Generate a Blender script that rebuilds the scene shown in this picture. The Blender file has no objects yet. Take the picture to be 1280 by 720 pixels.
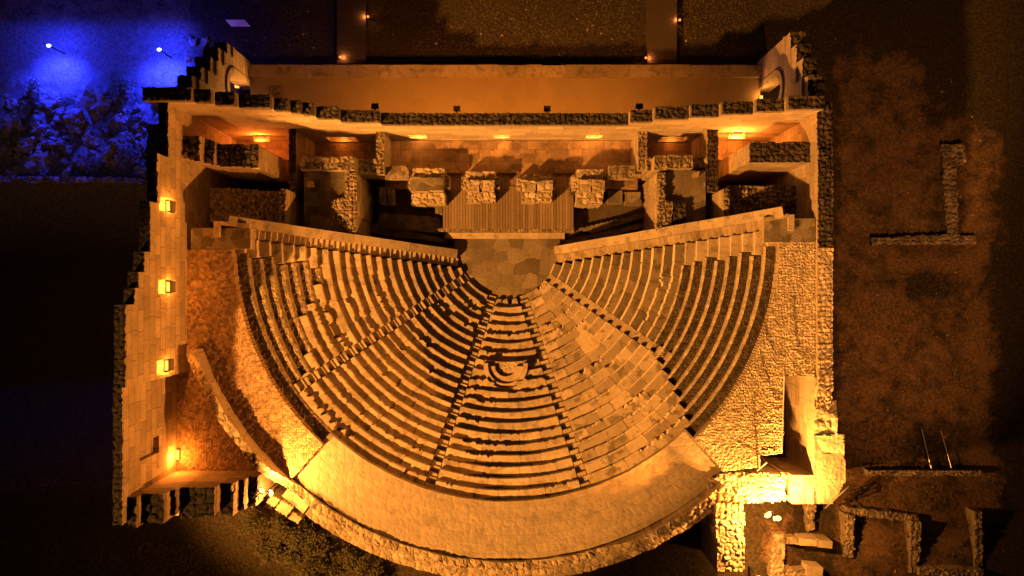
import bpy, math, random
import numpy as np
from math import radians as R, sin, cos, pi, atan2, sqrt

random.seed(7)
rng = np.random.default_rng(11)
sc = bpy.context.scene
COL = sc.collection
F, H = 860.0, 50.0            # focal length in photo pixels, camera height in metres

def P(px, py, z=0.0):
    s = (H - z) / F
    return ((px - 640.0) * s, (360.0 - py) * s)
def PP(pts, z=0.0):
    return [P(a, b, z) for a, b in pts]

# ------------------------------------------------------------------ noise helpers (numpy)
def _h(ix, iy, k):
    v = np.sin(ix * 127.1 + iy * 311.7 + k * 74.7) * 43758.5453
    return v - np.floor(v)
def vnoise(x, y, k=0):
    x = np.asarray(x, float); y = np.asarray(y, float)
    ix, iy = np.floor(x), np.floor(y); fx, fy = x - ix, y - iy
    fx = fx * fx * (3 - 2 * fx); fy = fy * fy * (3 - 2 * fy)
    a = _h(ix, iy, k); b = _h(ix + 1, iy, k); c = _h(ix, iy + 1, k); d = _h(ix + 1, iy + 1, k)
    return (a * (1 - fx) + b * fx) * (1 - fy) + (c * (1 - fx) + d * fx) * fy
def fbm(x, y, k=0, o=4):
    s, a, f = 0, .5, 1.0
    for i in range(o):
        s = s + a * vnoise(x * f, y * f, k + i); a *= .5; f *= 2.03
    return s
def cob(x, y, cell, k=0):
    """rounded stones: 1 on a stone, falling to 0 in the gaps; also a random value per stone"""
    gx, gy = np.asarray(x) / cell, np.asarray(y) / cell
    ix, iy = np.floor(gx), np.floor(gy)
    f1 = np.full(gx.shape, 9.0); f2 = f1.copy(); val = np.zeros(gx.shape)
    for a in (-1, 0, 1):
        for b in (-1, 0, 1):
            cx = ix + a; cy = iy + b
            dx = cx + .15 + .7 * _h(cx, cy, k) - gx; dy = cy + .15 + .7 * _h(cx, cy, k + 5) - gy
            d = np.sqrt(dx * dx + dy * dy)
            near = d < f1
            f2 = np.where(near, f1, np.minimum(f2, d)); val = np.where(near, _h(cx, cy, k + 9), val)
            f1 = np.where(near, d, f1)
    e = np.clip((f2 - f1) / .45, 0, 1)
    return np.sqrt(e) * (.55 + .45 * val), val

# ------------------------------------------------------------------ mesh helpers
class MB:
    def __init__(self):
        self.v = []; self.f = []; self.m = []; self.t = []
    def quad(self, idx, m=0, t=.5):
        self.f.append(tuple(idx)); self.m.append(m); self.t.append(t)
    def add(self, vs, fs, m=0, t=.5):
        o = len(self.v); self.v.extend(vs)
        for f in fs:
            self.f.append(tuple(i + o for i in f)); self.m.append(m); self.t.append(t)
    def box(self, x0, x1, y0, y1, z0, z1, m=0, t=None, j=0.0):
        if t is None: t = random.random()
        if x0 > x1: x0, x1 = x1, x0
        if y0 > y1: y0, y1 = y1, y0
        q = lambda: random.uniform(-j, j)
        vs = [(x0+q(), y0+q(), z0), (x1+q(), y0+q(), z0), (x1+q(), y1+q(), z0), (x0+q(), y1+q(), z0),
              (x0+q(), y0+q(), z1+q()), (x1+q(), y0+q(), z1+q()), (x1+q(), y1+q(), z1+q()), (x0+q(), y1+q(), z1+q())]
        self.add(vs, [(3,2,1,0), (4,5,6,7), (0,1,5,4), (1,2,6,5), (2,3,7,6), (3,0,4,7)], m, t)
    def prism(self, poly, z0, z1, m=0, mt=None, t=None):
        if t is None: t = random.random()
        n = len(poly)
        area = sum(poly[i][0]*poly[(i+1) % n][1] - poly[(i+1) % n][0]*poly[i][1] for i in range(n))
        if area < 0: poly = poly[::-1]
        zt = z1 if isinstance(z1, (list, tuple)) else [z1]*n
        if area < 0 and isinstance(z1, (list, tuple)): zt = list(zt)[::-1]
        o = len(self.v)
        self.v.extend([(x, y, z0) for x, y in poly]); self.v.extend([(p[0], p[1], z) for p, z in zip(poly, zt)])
        self.quad(range(o + n, o + 2*n), m if mt is None else mt, t)
        self.quad(list(range(o, o + n))[::-1], m, t)
        for i in range(n):
            k = (i + 1) % n
            self.quad((o+i, o+k, o+n+k, o+n+i), m, t)
    def tube(self, pts, r, n=6, m=0, t=.5):
        import mathutils
        rings = []
        for i, p in enumerate(pts):
            a = mathutils.Vector(pts[max(i-1, 0)]); b = mathutils.Vector(pts[min(i+1, len(pts)-1)])
            d = (b - a).normalized(); u = d.orthogonal().normalized(); w = d.cross(u)
            rr = r[i] if isinstance(r, (list, tuple)) else r
            o = len(self.v)
            for k in range(n):
                q = mathutils.Vector(p) + (u*cos(2*pi*k/n) + w*sin(2*pi*k/n))*rr
                self.v.append(tuple(q))
            rings.append(o)
        for a, b in zip(rings, rings[1:]):
            for k in range(n):
                self.quad((a+k, a+(k+1) % n, b+(k+1) % n, b+k), m, t)
        self.quad([rings[0]+k for k in range(n)][::-1], m, t); self.quad([rings[-1]+k for k in range(n)], m, t)
    def blob(self, c, s, seed=0, n=2, rough=.25, m=0, t=None, floor=None):
        """rough rounded rock with flat facets"""
        import bmesh, mathutils
        if t is None: t = random.random()
        bm = bmesh.new(); bmesh.ops.create_icosphere(bm, subdivisions=n, radius=1)
        rr = random.Random(seed); off = mathutils.Vector((rr.uniform(0, 50), rr.uniform(0, 50), rr.uniform(0, 50)))
        a = rr.uniform(0, pi); ca, sa = cos(a), sin(a)
        vs = []
        for v in bm.verts:
            d = mathutils.noise.noise(v.co*1.3 + off)*rough*1.6 + mathutils.noise.noise(v.co*3.1 + off)*rough*.6
            co = v.co.copy()
            for ax in range(3): co[ax] = max(-.78, min(.78, co[ax]))
            q = co*(1 + d)
            x, y, z = q.x*s[0], q.y*s[1], q.z*s[2]
            z = c[2] + z
            if floor is not None: z = max(z, floor)
            vs.append((c[0] + x*ca - y*sa, c[1] + x*sa + y*ca, z))
        fs = [tuple(v.index for v in f.verts) for f in bm.faces]; bm.free()
        self.add(vs, fs, m, t)

def grid_to(mb, X, Y, Z, mask, zbot, m_top=1, m_side=0, tint=None):
    """height field: cells where mask is true, plus vertical sides down to zbot"""
    ny, nx = X.shape
    used = np.zeros((ny, nx), bool)
    used[:-1, :-1] |= mask; used[1:, :-1] |= mask; used[:-1, 1:] |= mask; used[1:, 1:] |= mask
    idx = np.full((ny, nx), -1); o = len(mb.v)
    idx[used] = np.arange(used.sum()) + o
    mb.v.extend(zip(X[used].tolist(), Y[used].tolist(), Z[used].tolist()))
    js, is_ = np.nonzero(mask)
    tt = (tint[js, is_] if tint is not None else np.full(len(js), .5)).tolist()
    a = idx[js, is_].tolist(); b = idx[js, is_+1].tolist(); c = idx[js+1, is_+1].tolist(); d = idx[js+1, is_].tolist()
    mb.f.extend(zip(a, b, c, d)); mb.m.extend([m_top]*len(a)); mb.t.extend(tt)
    if zbot is None: return
    pm = np.pad(mask, 1)
    low = {}
    def lo(j, i):
        k = (j, i)
        if k not in low:
            low[k] = len(mb.v); mb.v.append((float(X[j, i]), float(Y[j, i]), zbot))
        return low[k]
    for dj, di, e0, e1 in ((-1, 0, (0, 0), (0, 1)), (1, 0, (1, 1), (1, 0)), (0, -1, (1, 0), (0, 0)), (0, 1, (0, 1), (1, 1))):
        edge = mask & ~pm[1+dj:1+dj+mask.shape[0], 1+di:1+di+mask.shape[1]]
        for j, i in zip(*np.nonzero(edge)):
            p = (j+e0[0], i+e0[1]); q = (j+e1[0], i+e1[1])
            mb.quad((lo(*p), lo(*q), int(idx[q]), int(idx[p])), m_side, .5)

def inpoly(X, Y, poly):
    r = np.zeros(X.shape, bool); n = len(poly)
    for i in range(n):
        x0, y0 = poly[i]; x1, y1 = poly[(i+1) % n]
        if y0 == y1: continue
        c = ((y0 > Y) != (y1 > Y)) & (X < (x1-x0)*(Y-y0)/(y1-y0) + x0)
        r ^= c
    return r

def field(poly, z, zbot, amp=.1, cell=.3, res=.09, edge=.05, mb=None, k=0, m_top=1, m_side=0, big=.0, extra=None):
    """a stony top of outline poly at height z (number or function) with sides down to zbot"""
    mb = mb or MB()
    xs = [p[0] for p in poly]; ys = [p[1] for p in poly]
    nx = max(2, int(round((max(xs)-min(xs))/res))); ny = max(2, int(round((max(ys)-min(ys))/res)))
    gx = np.linspace(min(xs), max(xs), nx+1); gy = np.linspace(min(ys), max(ys), ny+1)
    X, Y = np.meshgrid(gx, gy)
    cx = (X[:-1, :-1]+X[1:, 1:])/2; cy = (Y[:-1, :-1]+Y[1:, 1:])/2
    jx = cx + edge*2*(fbm(cx*2.2, cy*2.2, 3)-.47); jy = cy + edge*2*(fbm(cx*2.2, cy*2.2, 13)-.47)
    mask = inpoly(jx, jy, poly)
    if extra is not None: mask &= extra(cx, cy)
    h, val = cob(X + .1*vnoise(X*3, Y*3, 2), Y + .1*vnoise(X*3, Y*3, 4), cell, k)
    zz = z(X, Y) if callable(z) else z
    Z = zz + amp*(h-.6) + big*(fbm(X*.9, Y*.9, 21)-.47)*2 + amp*.5*(vnoise(X*9, Y*9, 8)-.5)
    grid_to(mb, X, Y, Z, mask, zbot, m_top, m_side, tint=val[:-1, :-1])
    return mb

CX, CY = -0.35, 2.85          # centre of the seating
def polar(r, th): return (CX + r*cos(th), CY + r*sin(th))
def pfield(r0, r1, t0, t1, z, zbot, amp=.1, cell=.3, res=.09, edge=.05, mb=None, k=0, m_top=1, m_side=0, big=0., tmask=None):
    mb = mb or MB()
    nr = max(2, int(round((r1-r0)/res))); nt = max(2, int(round(abs(t1-t0)*(r0+r1)/2/res)))
    rr = np.linspace(r0, r1, nr+1); tt = np.linspace(t0, t1, nt+1)
    RR, TT = np.meshgrid(rr, tt)
    RJ = RR.copy()
    e = edge*2*(fbm(TT*r0*2.0, TT*0+3.3, 6)-.47)
    RJ = RJ + e*np.where(RR < (r0+r1)/2, 1, -.7)
    X = CX + RJ*np.cos(TT); Y = CY + RJ*np.sin(TT)
    h, val = cob(X + .1*vnoise(X*3, Y*3, 2), Y + .1*vnoise(X*3, Y*3, 4), cell, k)
    zz = z(RR, TT) if callable(z) else z
    Z = zz + amp*(h-.6) + big*(fbm(X*.9, Y*.9, 21)-.47)*2 + amp*.5*(vnoise(X*9, Y*9, 8)-.5)
    mask = np.ones((nt, nr), bool)
    if t1 < t0: pass
    # orientation: X along r, Y along theta -> right handed when t grows
    grid_to(mb, X, Y, Z, mask, zbot, m_top, m_side, tint=val[:-1, :-1])
    return mb

def mk(name, mb, mats, parent=None, smooth=False, polar_uv=False, origin=None):
    V = np.array(mb.v, float)
    if parent is not None: off = np.array(parent.location)
    elif origin is not None: off = np.array(origin, float)
    else:
        lo, hi = V.min(0), V.max(0); off = np.array([(lo[0]+hi[0])/2, (lo[1]+hi[1])/2, lo[2]])
    if not isinstance(mats, (list, tuple)): mats = [mats]
    me = bpy.data.meshes.new(name)
    me.from_pydata((V-off).tolist(), [], mb.f)
    for m in mats: me.materials.append(m)
    nm = len(mats)
    me.polygons.foreach_set('material_index', [min(i, nm-1) for i in mb.m])
    at = me.attributes.new('tint', 'FLOAT', 'FACE'); at.data.foreach_set('value', [float(t) for t in mb.t])
    me.update()
    nf = len(me.polygons); nl = len(me.loops)
    nor = np.empty(nf*3, np.float32); me.polygons.foreach_get('normal', nor); nor = nor.reshape(-1, 3)
    tot = np.empty(nf, np.int32); me.polygons.foreach_get('loop_total', tot)
    lv = np.empty(nl, np.int32); me.loops.foreach_get('vertex_index', lv)
    fl = np.repeat(np.arange(nf), tot); p = V[lv]; n = nor[fl]
    top = np.abs(n[:, 2]) > .6
    if polar_uv:
        th = np.arctan2(p[:, 1]-CY, p[:, 0]-CX); th = np.where(th < 0, th+2*pi, th); rr = np.hypot(p[:, 0]-CX, p[:, 1]-CY)
        u = np.where(top, th*16, th*16); v = np.where(top, rr, p[:, 2])
    else:
        ln = np.hypot(n[:, 0], n[:, 1])+1e-6
        # horizontal tangent, snapped to the main axes
        ax = np.abs(n[:, 0]) > np.abs(n[:, 1])
        u = np.where(top, p[:, 0], np.where(ax, p[:, 1], p[:, 0])); v = np.where(top, p[:, 1], p[:, 2])
    uv = me.uv_layers.new(name='UVMap')
    uv.data.foreach_set('uv', np.stack([u, v], 1).astype(np.float32).ravel())
    if smooth: me.polygons.foreach_set('use_smooth', [True]*nf)
    ob = bpy.data.objects.new(name, me); COL.objects.link(ob)
    if parent is not None: ob.parent = parent
    else: ob.location = off
    return ob

def tag(o, label, cat, group=None):
    o['label'] = label; o['category'] = cat; o['kind'] = 'thing'
    if group: o['group'] = group
    return o
def thing(name, label, cat, loc=(0, 0, 0), group=None):
    o = bpy.data.objects.new(name, None); o.location = loc; COL.objects.link(o)
    return tag(o, label, cat, group)
def structure(name, mb, mats, **k):
    o = mk(name, mb, mats, **k); o['kind'] = 'structure'; return o
def dup(root, loc, label=None, rot=None):
    r = root.copy(); COL.objects.link(r); r.location = loc
    if rot is not None: r.rotation_euler = (0, 0, rot)
    if label: r['label'] = label
    for ch in list(root.children):
        c = ch.copy(); COL.objects.link(c); c.parent = r
        for g in list(ch.children):
            d = g.copy(); COL.objects.link(d); d.parent = c
    return r

# ------------------------------------------------------------------ materials
def nodes(name):
    m = bpy.data.materials.new(name); m.use_nodes = True
    nt = m.node_tree; b = nt.nodes['Principled BSDF']
    b.inputs['Specular IOR Level'].default_value = .2
    return m, nt, b
def N(nt, t, **k):
    n = nt.nodes.new(t)
    for a, v in k.items(): setattr(n, a, v)
    return n
def noise(nt, vec, scale, detail=5, rough=.6):
    n = N(nt, 'ShaderNodeTexNoise'); n.inputs['Scale'].default_value = scale
    n.inputs['Detail'].default_value = detail; n.inputs['Roughness'].default_value = rough
    nt.links.new(vec, n.inputs['Vector']); return n.outputs['Fac']
def maprange(nt, x, a, b, c, d):
    n = N(nt, 'ShaderNodeMapRange'); nt.links.new(x, n.inputs[0])
    for i, v in enumerate((a, b, c, d)): n.inputs[i+1].default_value = v
    return n.outputs[0]
def mix(nt, fac, a, b, mode='MIX'):
    n = N(nt, 'ShaderNodeMix', data_type='RGBA', blend_type=mode)
    for s, v in ((n.inputs[0], fac), (n.inputs[6], a), (n.inputs[7], b)):
        if hasattr(v, 'links'): nt.links.new(v, s)
        elif isinstance(v, (int, float)): s.default_value = v
        else: s.default_value = (*v, 1)
    return n.outputs[2]
def gray(nt, x):
    n = N(nt, 'ShaderNodeCombineColor')
    for i in range(3): nt.links.new(x, n.inputs[i])
    return n.outputs[0]
def stone(name, light, dark, brick=None, bc=(.72, 1.12), mo_c=.45, scale=.7, stain=.5, sr=(.54, .66), bump=.4, fine=14, rough=.9, tintamt=.35, mortar=(.12, .09, .06)):
    m, nt, b = nodes(name); L = nt.links
    pos = N(nt, 'ShaderNodeNewGeometry').outputs['Position']
    uv = N(nt, 'ShaderNodeUVMap').outputs[0]
    n1 = noise(nt, pos, scale, 7, .62)
    c = mix(nt, maprange(nt, n1, .36, .64, 0, 1), dark, light)
    n3 = noise(nt, pos, fine*.5, 4, .7)
    c = mix(nt, .55, c, mix(nt, maprange(nt, n3, .3, .7, 0, 1), dark, light), 'MIX')
    t = N(nt, 'ShaderNodeAttribute', attribute_name='tint').outputs['Fac']
    c = mix(nt, 1.0, c, gray(nt, maprange(nt, t, 0, 1, 1-tintamt, 1+tintamt*.6)), 'MULTIPLY')
    st = noise(nt, pos, scale*1.9, 8, .68)
    c = mix(nt, maprange(nt, st, sr[0], sr[1], 0, stain), c, tuple(x*.38 for x in dark))
    hgt = noise(nt, pos, fine, 6, .7)
    if brick:
        w, h, mo = brick
        bt = N(nt, 'ShaderNodeTexBrick'); L.new(uv, bt.inputs['Vector'])
        bt.inputs['Scale'].default_value = 1; bt.inputs['Brick Width'].default_value = w
        bt.inputs['Row Height'].default_value = h; bt.inputs['Mortar Size'].default_value = mo
        bt.inputs['Mortar Smooth'].default_value = .3; bt.inputs['Bias'].default_value = 0
        bt.inputs['Color1'].default_value = (bc[0],)*3+(1,); bt.inputs['Color2'].default_value = (bc[1],)*3+(1,)
        bt.inputs['Mortar'].default_value = (mo_c, mo_c*.95, mo_c*.9, 1)
        bt.offset = .43; bt.squash = 1.35; bt.squash_frequency = 3
        c = mix(nt, 1.0, c, bt.outputs['Color'], 'MULTIPLY')
        mth = N(nt, 'ShaderNodeMath', operation='MULTIPLY_ADD')
        L.new(bt.outputs['Fac'], mth.inputs[0]); mth.inputs[1].default_value = -1.2; L.new(hgt, mth.inputs[2]); hgt = mth.outputs[0]
    L.new(c, b.inputs['Base Color']); b.inputs['Roughness'].default_value = rough
    bp = N(nt, 'ShaderNodeBump'); bp.inputs['Strength'].default_value = bump; bp.inputs['Distance'].default_value = .06
    L.new(hgt, bp.inputs['Height']); L.new(bp.outputs[0], b.inputs['Normal'])
    return m
def plain(name, col, rough=.6, metal=0.0, emit=None, es=0):
    m, nt, b = nodes(name); L = nt.links
    pos = N(nt, 'ShaderNodeNewGeometry').outputs['Position']
    c = mix(nt, noise(nt, pos, 9, 4), tuple(x*.7 for x in col), tuple(min(1, x*1.2) for x in col))
    L.new(c, b.inputs['Base Color']); b.inputs['Roughness'].default_value = rough; b.inputs['Metallic'].default_value = metal
    if emit:
        b.inputs['Emission Color'].default_value = (*emit, 1); b.inputs['Emission Strength'].default_value = es
    return m

M = {}
M['ashlar'] = stone('ashlar_limestone', (.52, .43, .32), (.31, .25, .18), brick=(1.15, .58, .018), stain=.35, bump=.5)
M['ashlar_big'] = stone('large_block_limestone', (.66, .56, .43), (.44, .36, .27), brick=(1.7, .62, .02), stain=.3, bump=.5)
M['seat'] = stone('seat_limestone', (.47, .39, .29), (.29, .235, .165), scale=.8, stain=.55, sr=(.51, .62), bump=.45, tintamt=.2)
M['edge'] = stone('pale_nosing', (.66, .55, .41), (.46, .38, .27), scale=1.2, stain=.3, bump=.3, tintamt=.15)  # lighter stone for the front lip of the seat rows
M['seat_worn'] = stone('worn_seat_limestone', (.26, .21, .148), (.13, .105, .072), scale=.7, stain=.6, sr=(.50, .60), bump=.5, tintamt=.35)
M['seat_patched'] = stone('patched_seat_limestone', (.50, .41, .30), (.30, .243, .17), scale=.55, stain=.72, sr=(.53, .60), bump=.5, tintamt=.38)
M['rubble'] = stone('rubble_core', (.32, .26, .185), (.13, .10, .07), scale=1.6, stain=.3, bump=.7, fine=9, tintamt=.5)
M['unlit_top'] = stone('unlit_top_rubble', (.008, .0066, .0055), (.003, .0027, .0024), scale=1.6, stain=.3, bump=.8, fine=9, tintamt=.6)  # near-black rubble, paints these wall tops as if no lamp reached them
M['rubble_tier'] = stone('brown_rubble_tier', (.115, .09, .062), (.045, .036, .025), scale=1.6, stain=.3, bump=.8, fine=9, tintamt=.6)
M['rubble_dark'] = stone('dark_rubble_core', (.085, .068, .05), (.026, .021, .016), scale=1.6, stain=.3, bump=.8, fine=9, tintamt=.6)
M['rubble_pale'] = stone('pale_rubble_fill', (.50, .42, .31), (.28, .23, .16), scale=1.4, stain=.15, bump=.6, fine=9, tintamt=.35)
M['rubble_mid'] = stone('rubble_parapet', (.37, .30, .21), (.19, .15, .10), scale=1.6, stain=.3, bump=.7, fine=9, tintamt=.45)
M['gravel'] = stone('brown_gravel', (.42, .29, .18), (.20, .135, .08), scale=1.2, stain=.3, bump=.9, fine=16, tintamt=.5)
M['paving'] = stone('walk_paving', (.315, .262, .193), (.245, .20, .143), brick=(.95, .56, .012), bc=(.90, 1.04), mo_c=.74, scale=.6, stain=.30, sr=(.55, .60), bump=.3, tintamt=.08)
M['portico'] = stone('portico_floor', (.36, .28, .19), (.29, .225, .15), scale=.5, stain=.06, bump=.35, tintamt=.05, fine=20)
M['floor'] = stone('stage_paving', (.36, .24, .15), (.20, .13, .08), brick=(1.1, .9, .015), stain=.5, bump=.4)
M['flag'] = stone('orchestra_flags', (.24, .20, .145), (.12, .10, .075), scale=.7, stain=.45, bump=.5, tintamt=.45)
M['dark_floor'] = stone('dark_earth_floor', (.12, .09, .06), (.05, .04, .028), stain=.4, bump=.6)
M['pier'] = stone('carved_marble', (.52, .44, .34), (.26, .21, .15), scale=1.6, stain=.5, bump=.7, fine=8)
M['rock'] = stone('grey_rock', (.42, .40, .38), (.16, .15, .14), scale=1.2, stain=.4, bump=.8, fine=7)
M['white_panel'] = plain('white_panel', (.78, .74, .68), .5)
M['black'] = plain('black_metal', (.02, .02, .02), .5)
M['steel'] = plain('galvanised_steel', (.55, .55, .55), .4, .6)
M['cable'] = plain('black_cable', (.025, .022, .02), .7)
M['leaf'] = plain('dark_leaf', (.045, .042, .016), .7)
M['grey_leaf'] = plain('grey_leaf', (.20, .22, .19), .7)
M['stem'] = plain('brown_stem', (.08, .055, .035), .9)
M['glow'] = plain('amber_lens', (.10, .05, .02), .4, 0, (1.0, .40, .06), 1.9)
M['glow_hot'] = plain('bright_lens', (.3, .2, .1), .4, 0, (1.0, .62, .22), 2.6)
M['glow_soft'] = plain('soft_amber_lens', (.15, .08, .03), .4, 0, (1.0, .36, .05), 1.1)
M['glow_blue'] = plain('blue_lens', (.4, .5, .9), .4, 0, (.25, .35, 1.0), 10)

def wood():
    m, nt, b = nodes('weathered_deck_wood'); L = nt.links
    pos = N(nt, 'ShaderNodeNewGeometry').outputs['Position']
    mp = N(nt, 'ShaderNodeMapping'); mp.inputs['Scale'].default_value = (6, .5, 6); L.new(pos, mp.inputs[0])
    c = mix(nt, noise(nt, mp.outputs[0], 3, 6), (.13, .095, .06), (.30, .23, .15))
    t = N(nt, 'ShaderNodeAttribute', attribute_name='tint').outputs['Fac']
    c = mix(nt, 1.0, c, gray(nt, maprange(nt, t, 0, 1, .7, 1.2)), 'MULTIPLY')
    L.new(c, b.inputs['Base Color']); b.inputs['Roughness'].default_value = .75
    return m
M['wood'] = wood()
M['dark_wood'] = plain('dark_boards', (.05, .036, .025), .8)

def ground_mat():
    m, nt, b = nodes('dry_soil_and_grass'); L = nt.links
    pos = N(nt, 'ShaderNodeNewGeometry').outputs['Position']
    soil = N(nt, 'ShaderNodeAttribute', attribute_name='soil').outputs['Fac']
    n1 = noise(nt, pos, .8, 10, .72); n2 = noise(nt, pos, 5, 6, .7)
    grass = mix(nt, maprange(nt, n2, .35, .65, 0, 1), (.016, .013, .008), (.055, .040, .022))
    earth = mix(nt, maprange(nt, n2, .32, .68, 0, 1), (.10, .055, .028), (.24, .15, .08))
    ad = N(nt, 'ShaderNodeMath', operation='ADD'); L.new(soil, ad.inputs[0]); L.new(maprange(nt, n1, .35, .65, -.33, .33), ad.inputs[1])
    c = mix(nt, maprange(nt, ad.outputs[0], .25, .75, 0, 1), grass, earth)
    sp = N(nt, 'ShaderNodeTexVoronoi'); sp.inputs['Scale'].default_value = 2.4; L.new(pos, sp.inputs['Vector'])
    c = mix(nt, maprange(nt, sp.outputs['Distance'], .05, .10, .5, 0), c, (.24, .20, .15))
    gr = N(nt, 'ShaderNodeAttribute', attribute_name='grey').outputs['Fac']
    c = mix(nt, gr, c, mix(nt, maprange(nt, n2, .32, .68, 0, 1), (.10, .095, .09), (.30, .29, .28)))
    L.new(c, b.inputs['Base Color']); b.inputs['Roughness'].default_value = .95
    bp = N(nt, 'ShaderNodeBump'); bp.inputs['Strength'].default_value = .9; bp.inputs['Distance'].default_value = .15
    L.new(n2, bp.inputs['Height']); L.new(bp.outputs[0], b.inputs['Normal'])
    return m
M['ground'] = ground_mat()

# ------------------------------------------------------------------ terrain
def sst(a, b, x):
    t = np.clip((x-a)/(b-a), 0, 1); return t*t*(3-2*t)
def ground_h(x, y):
    x = np.asarray(x, float); y = np.asarray(y, float)
    e_ = sst(17.5, 20.5, x)
    south = 5.0*sst(-7, -14, y)*(1-e_) + e_*(4.6*np.clip((3-y)/21.0, 0, 1)**1.2)
    h = -.35 + south*(1-.0*x) + .35*(fbm(x*.16, y*.16, 2)-.47)*sst(18, 24, np.hypot(x, y*1.1))
    # rocky dip under the blue lamps
    rock = sst(-20.0, -22.5, x)*sst(6.0, 8.0, y)*sst(16.8, 14.2, y)
    h = h + rock*(.55*(fbm(x*.8, y*.8, 31)-.3) + .25*cob(x, y, 1.1, 4)[0])
    h = h - .9*sst(-20.4, -21.2, x)*sst(7.9, 7.4, y)*sst(-8, -5, y)
    return h
def hz(x, y): return float(ground_h(x, y))

gx = np.concatenate([np.linspace(-900, -60, 22), np.arange(-46, 46.01, .2), np.linspace(60, 900, 22)])
gy = np.concatenate([np.linspace(-900, -50, 22), np.arange(-27, 27.01, .2), np.linspace(50, 900, 22)])
X, Y = np.meshgrid(gx, gy); Z = ground_h(X, Y)
foot = (X > -19.2) & (X < 18.0) & (Y > -10) & (Y < 15.5)
Z = np.where(foot, np.minimum(Z, -.6), Z)
s0 = H/F
px = 640 + X*F/(H-Z); py = 360 - Y*F/(H-Z)
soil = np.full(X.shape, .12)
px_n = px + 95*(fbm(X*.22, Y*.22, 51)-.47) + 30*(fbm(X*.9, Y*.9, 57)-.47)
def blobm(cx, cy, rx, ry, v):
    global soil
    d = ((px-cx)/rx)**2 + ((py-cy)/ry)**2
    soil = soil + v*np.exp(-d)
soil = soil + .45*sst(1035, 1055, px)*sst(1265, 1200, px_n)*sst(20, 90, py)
soil = soil - .5*sst(1130, 1190, px)*sst(180, 120, py) - .45*sst(1228, 1266, px_n) - .8*sst(240, 200, px)*sst(225, 235, py) - .8*sst(960, 930, px)*sst(590, 600, py) - .35*sst(90, 60, py)*sst(230, 300, px)  # dark vegetation tone, also painted in where the beams should not reach
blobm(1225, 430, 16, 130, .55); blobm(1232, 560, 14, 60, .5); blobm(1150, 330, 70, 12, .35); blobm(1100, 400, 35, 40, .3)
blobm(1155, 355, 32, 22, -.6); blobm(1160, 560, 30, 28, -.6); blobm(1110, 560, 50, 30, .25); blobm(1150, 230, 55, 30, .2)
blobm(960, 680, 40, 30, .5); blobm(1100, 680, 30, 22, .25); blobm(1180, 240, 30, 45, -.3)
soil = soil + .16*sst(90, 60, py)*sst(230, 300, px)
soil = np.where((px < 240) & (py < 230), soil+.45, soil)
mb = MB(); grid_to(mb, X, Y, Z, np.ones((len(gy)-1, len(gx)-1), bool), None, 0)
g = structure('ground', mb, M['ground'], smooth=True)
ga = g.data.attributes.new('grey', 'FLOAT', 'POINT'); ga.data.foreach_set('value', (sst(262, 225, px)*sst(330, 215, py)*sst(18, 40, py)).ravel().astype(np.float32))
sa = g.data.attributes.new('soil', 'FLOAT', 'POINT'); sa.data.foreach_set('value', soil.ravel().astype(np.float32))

# ------------------------------------------------------------------ seating
R0, TR, RI, Z0 = 3.6, .614, .385, .45
NR = 20
def rad(i): return R0 + TR*i
def zrow(i): return Z0 + RI*i
ZD = zrow(20)                    # curved walk at the top
WL0, WL1 = (-4.0, 2.17), (-17.3, 3.79)    # side retaining walls, inner and outer ends
WR0, WR1 = (3.15, 2.40), (16.2, 4.28)
def hit(p, q, r, off):
    """angle at which the circle of radius r meets the retaining wall line moved south by off"""
    dx, dy = q[0]-p[0], q[1]-p[1]; l = sqrt(dx*dx+dy*dy); dx /= l; dy /= l
    nx, ny = (dy, -dx)
    if ny > 0: nx, ny = -nx, -ny
    ax, ay = p[0]+nx*off-CX, p[1]+ny*off-CY
    b = ax*dx+ay*dy; c = ax*ax+ay*ay-r*r
    s = -b+sqrt(max(b*b-c, 0)); x, y = ax+dx*s, ay+dy*s
    t = atan2(y, x); return t if t > 0 else t+2*pi
def endL(r): return hit(WL0, WL1, r, .62)
def endR(r):
    t = hit(WR0, WR1, r, .62); return t if t > pi else t+2*pi
ST = [R(215), R(252.5), R(288), R(325)]
SW = .31                         # half width of a stair

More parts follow.
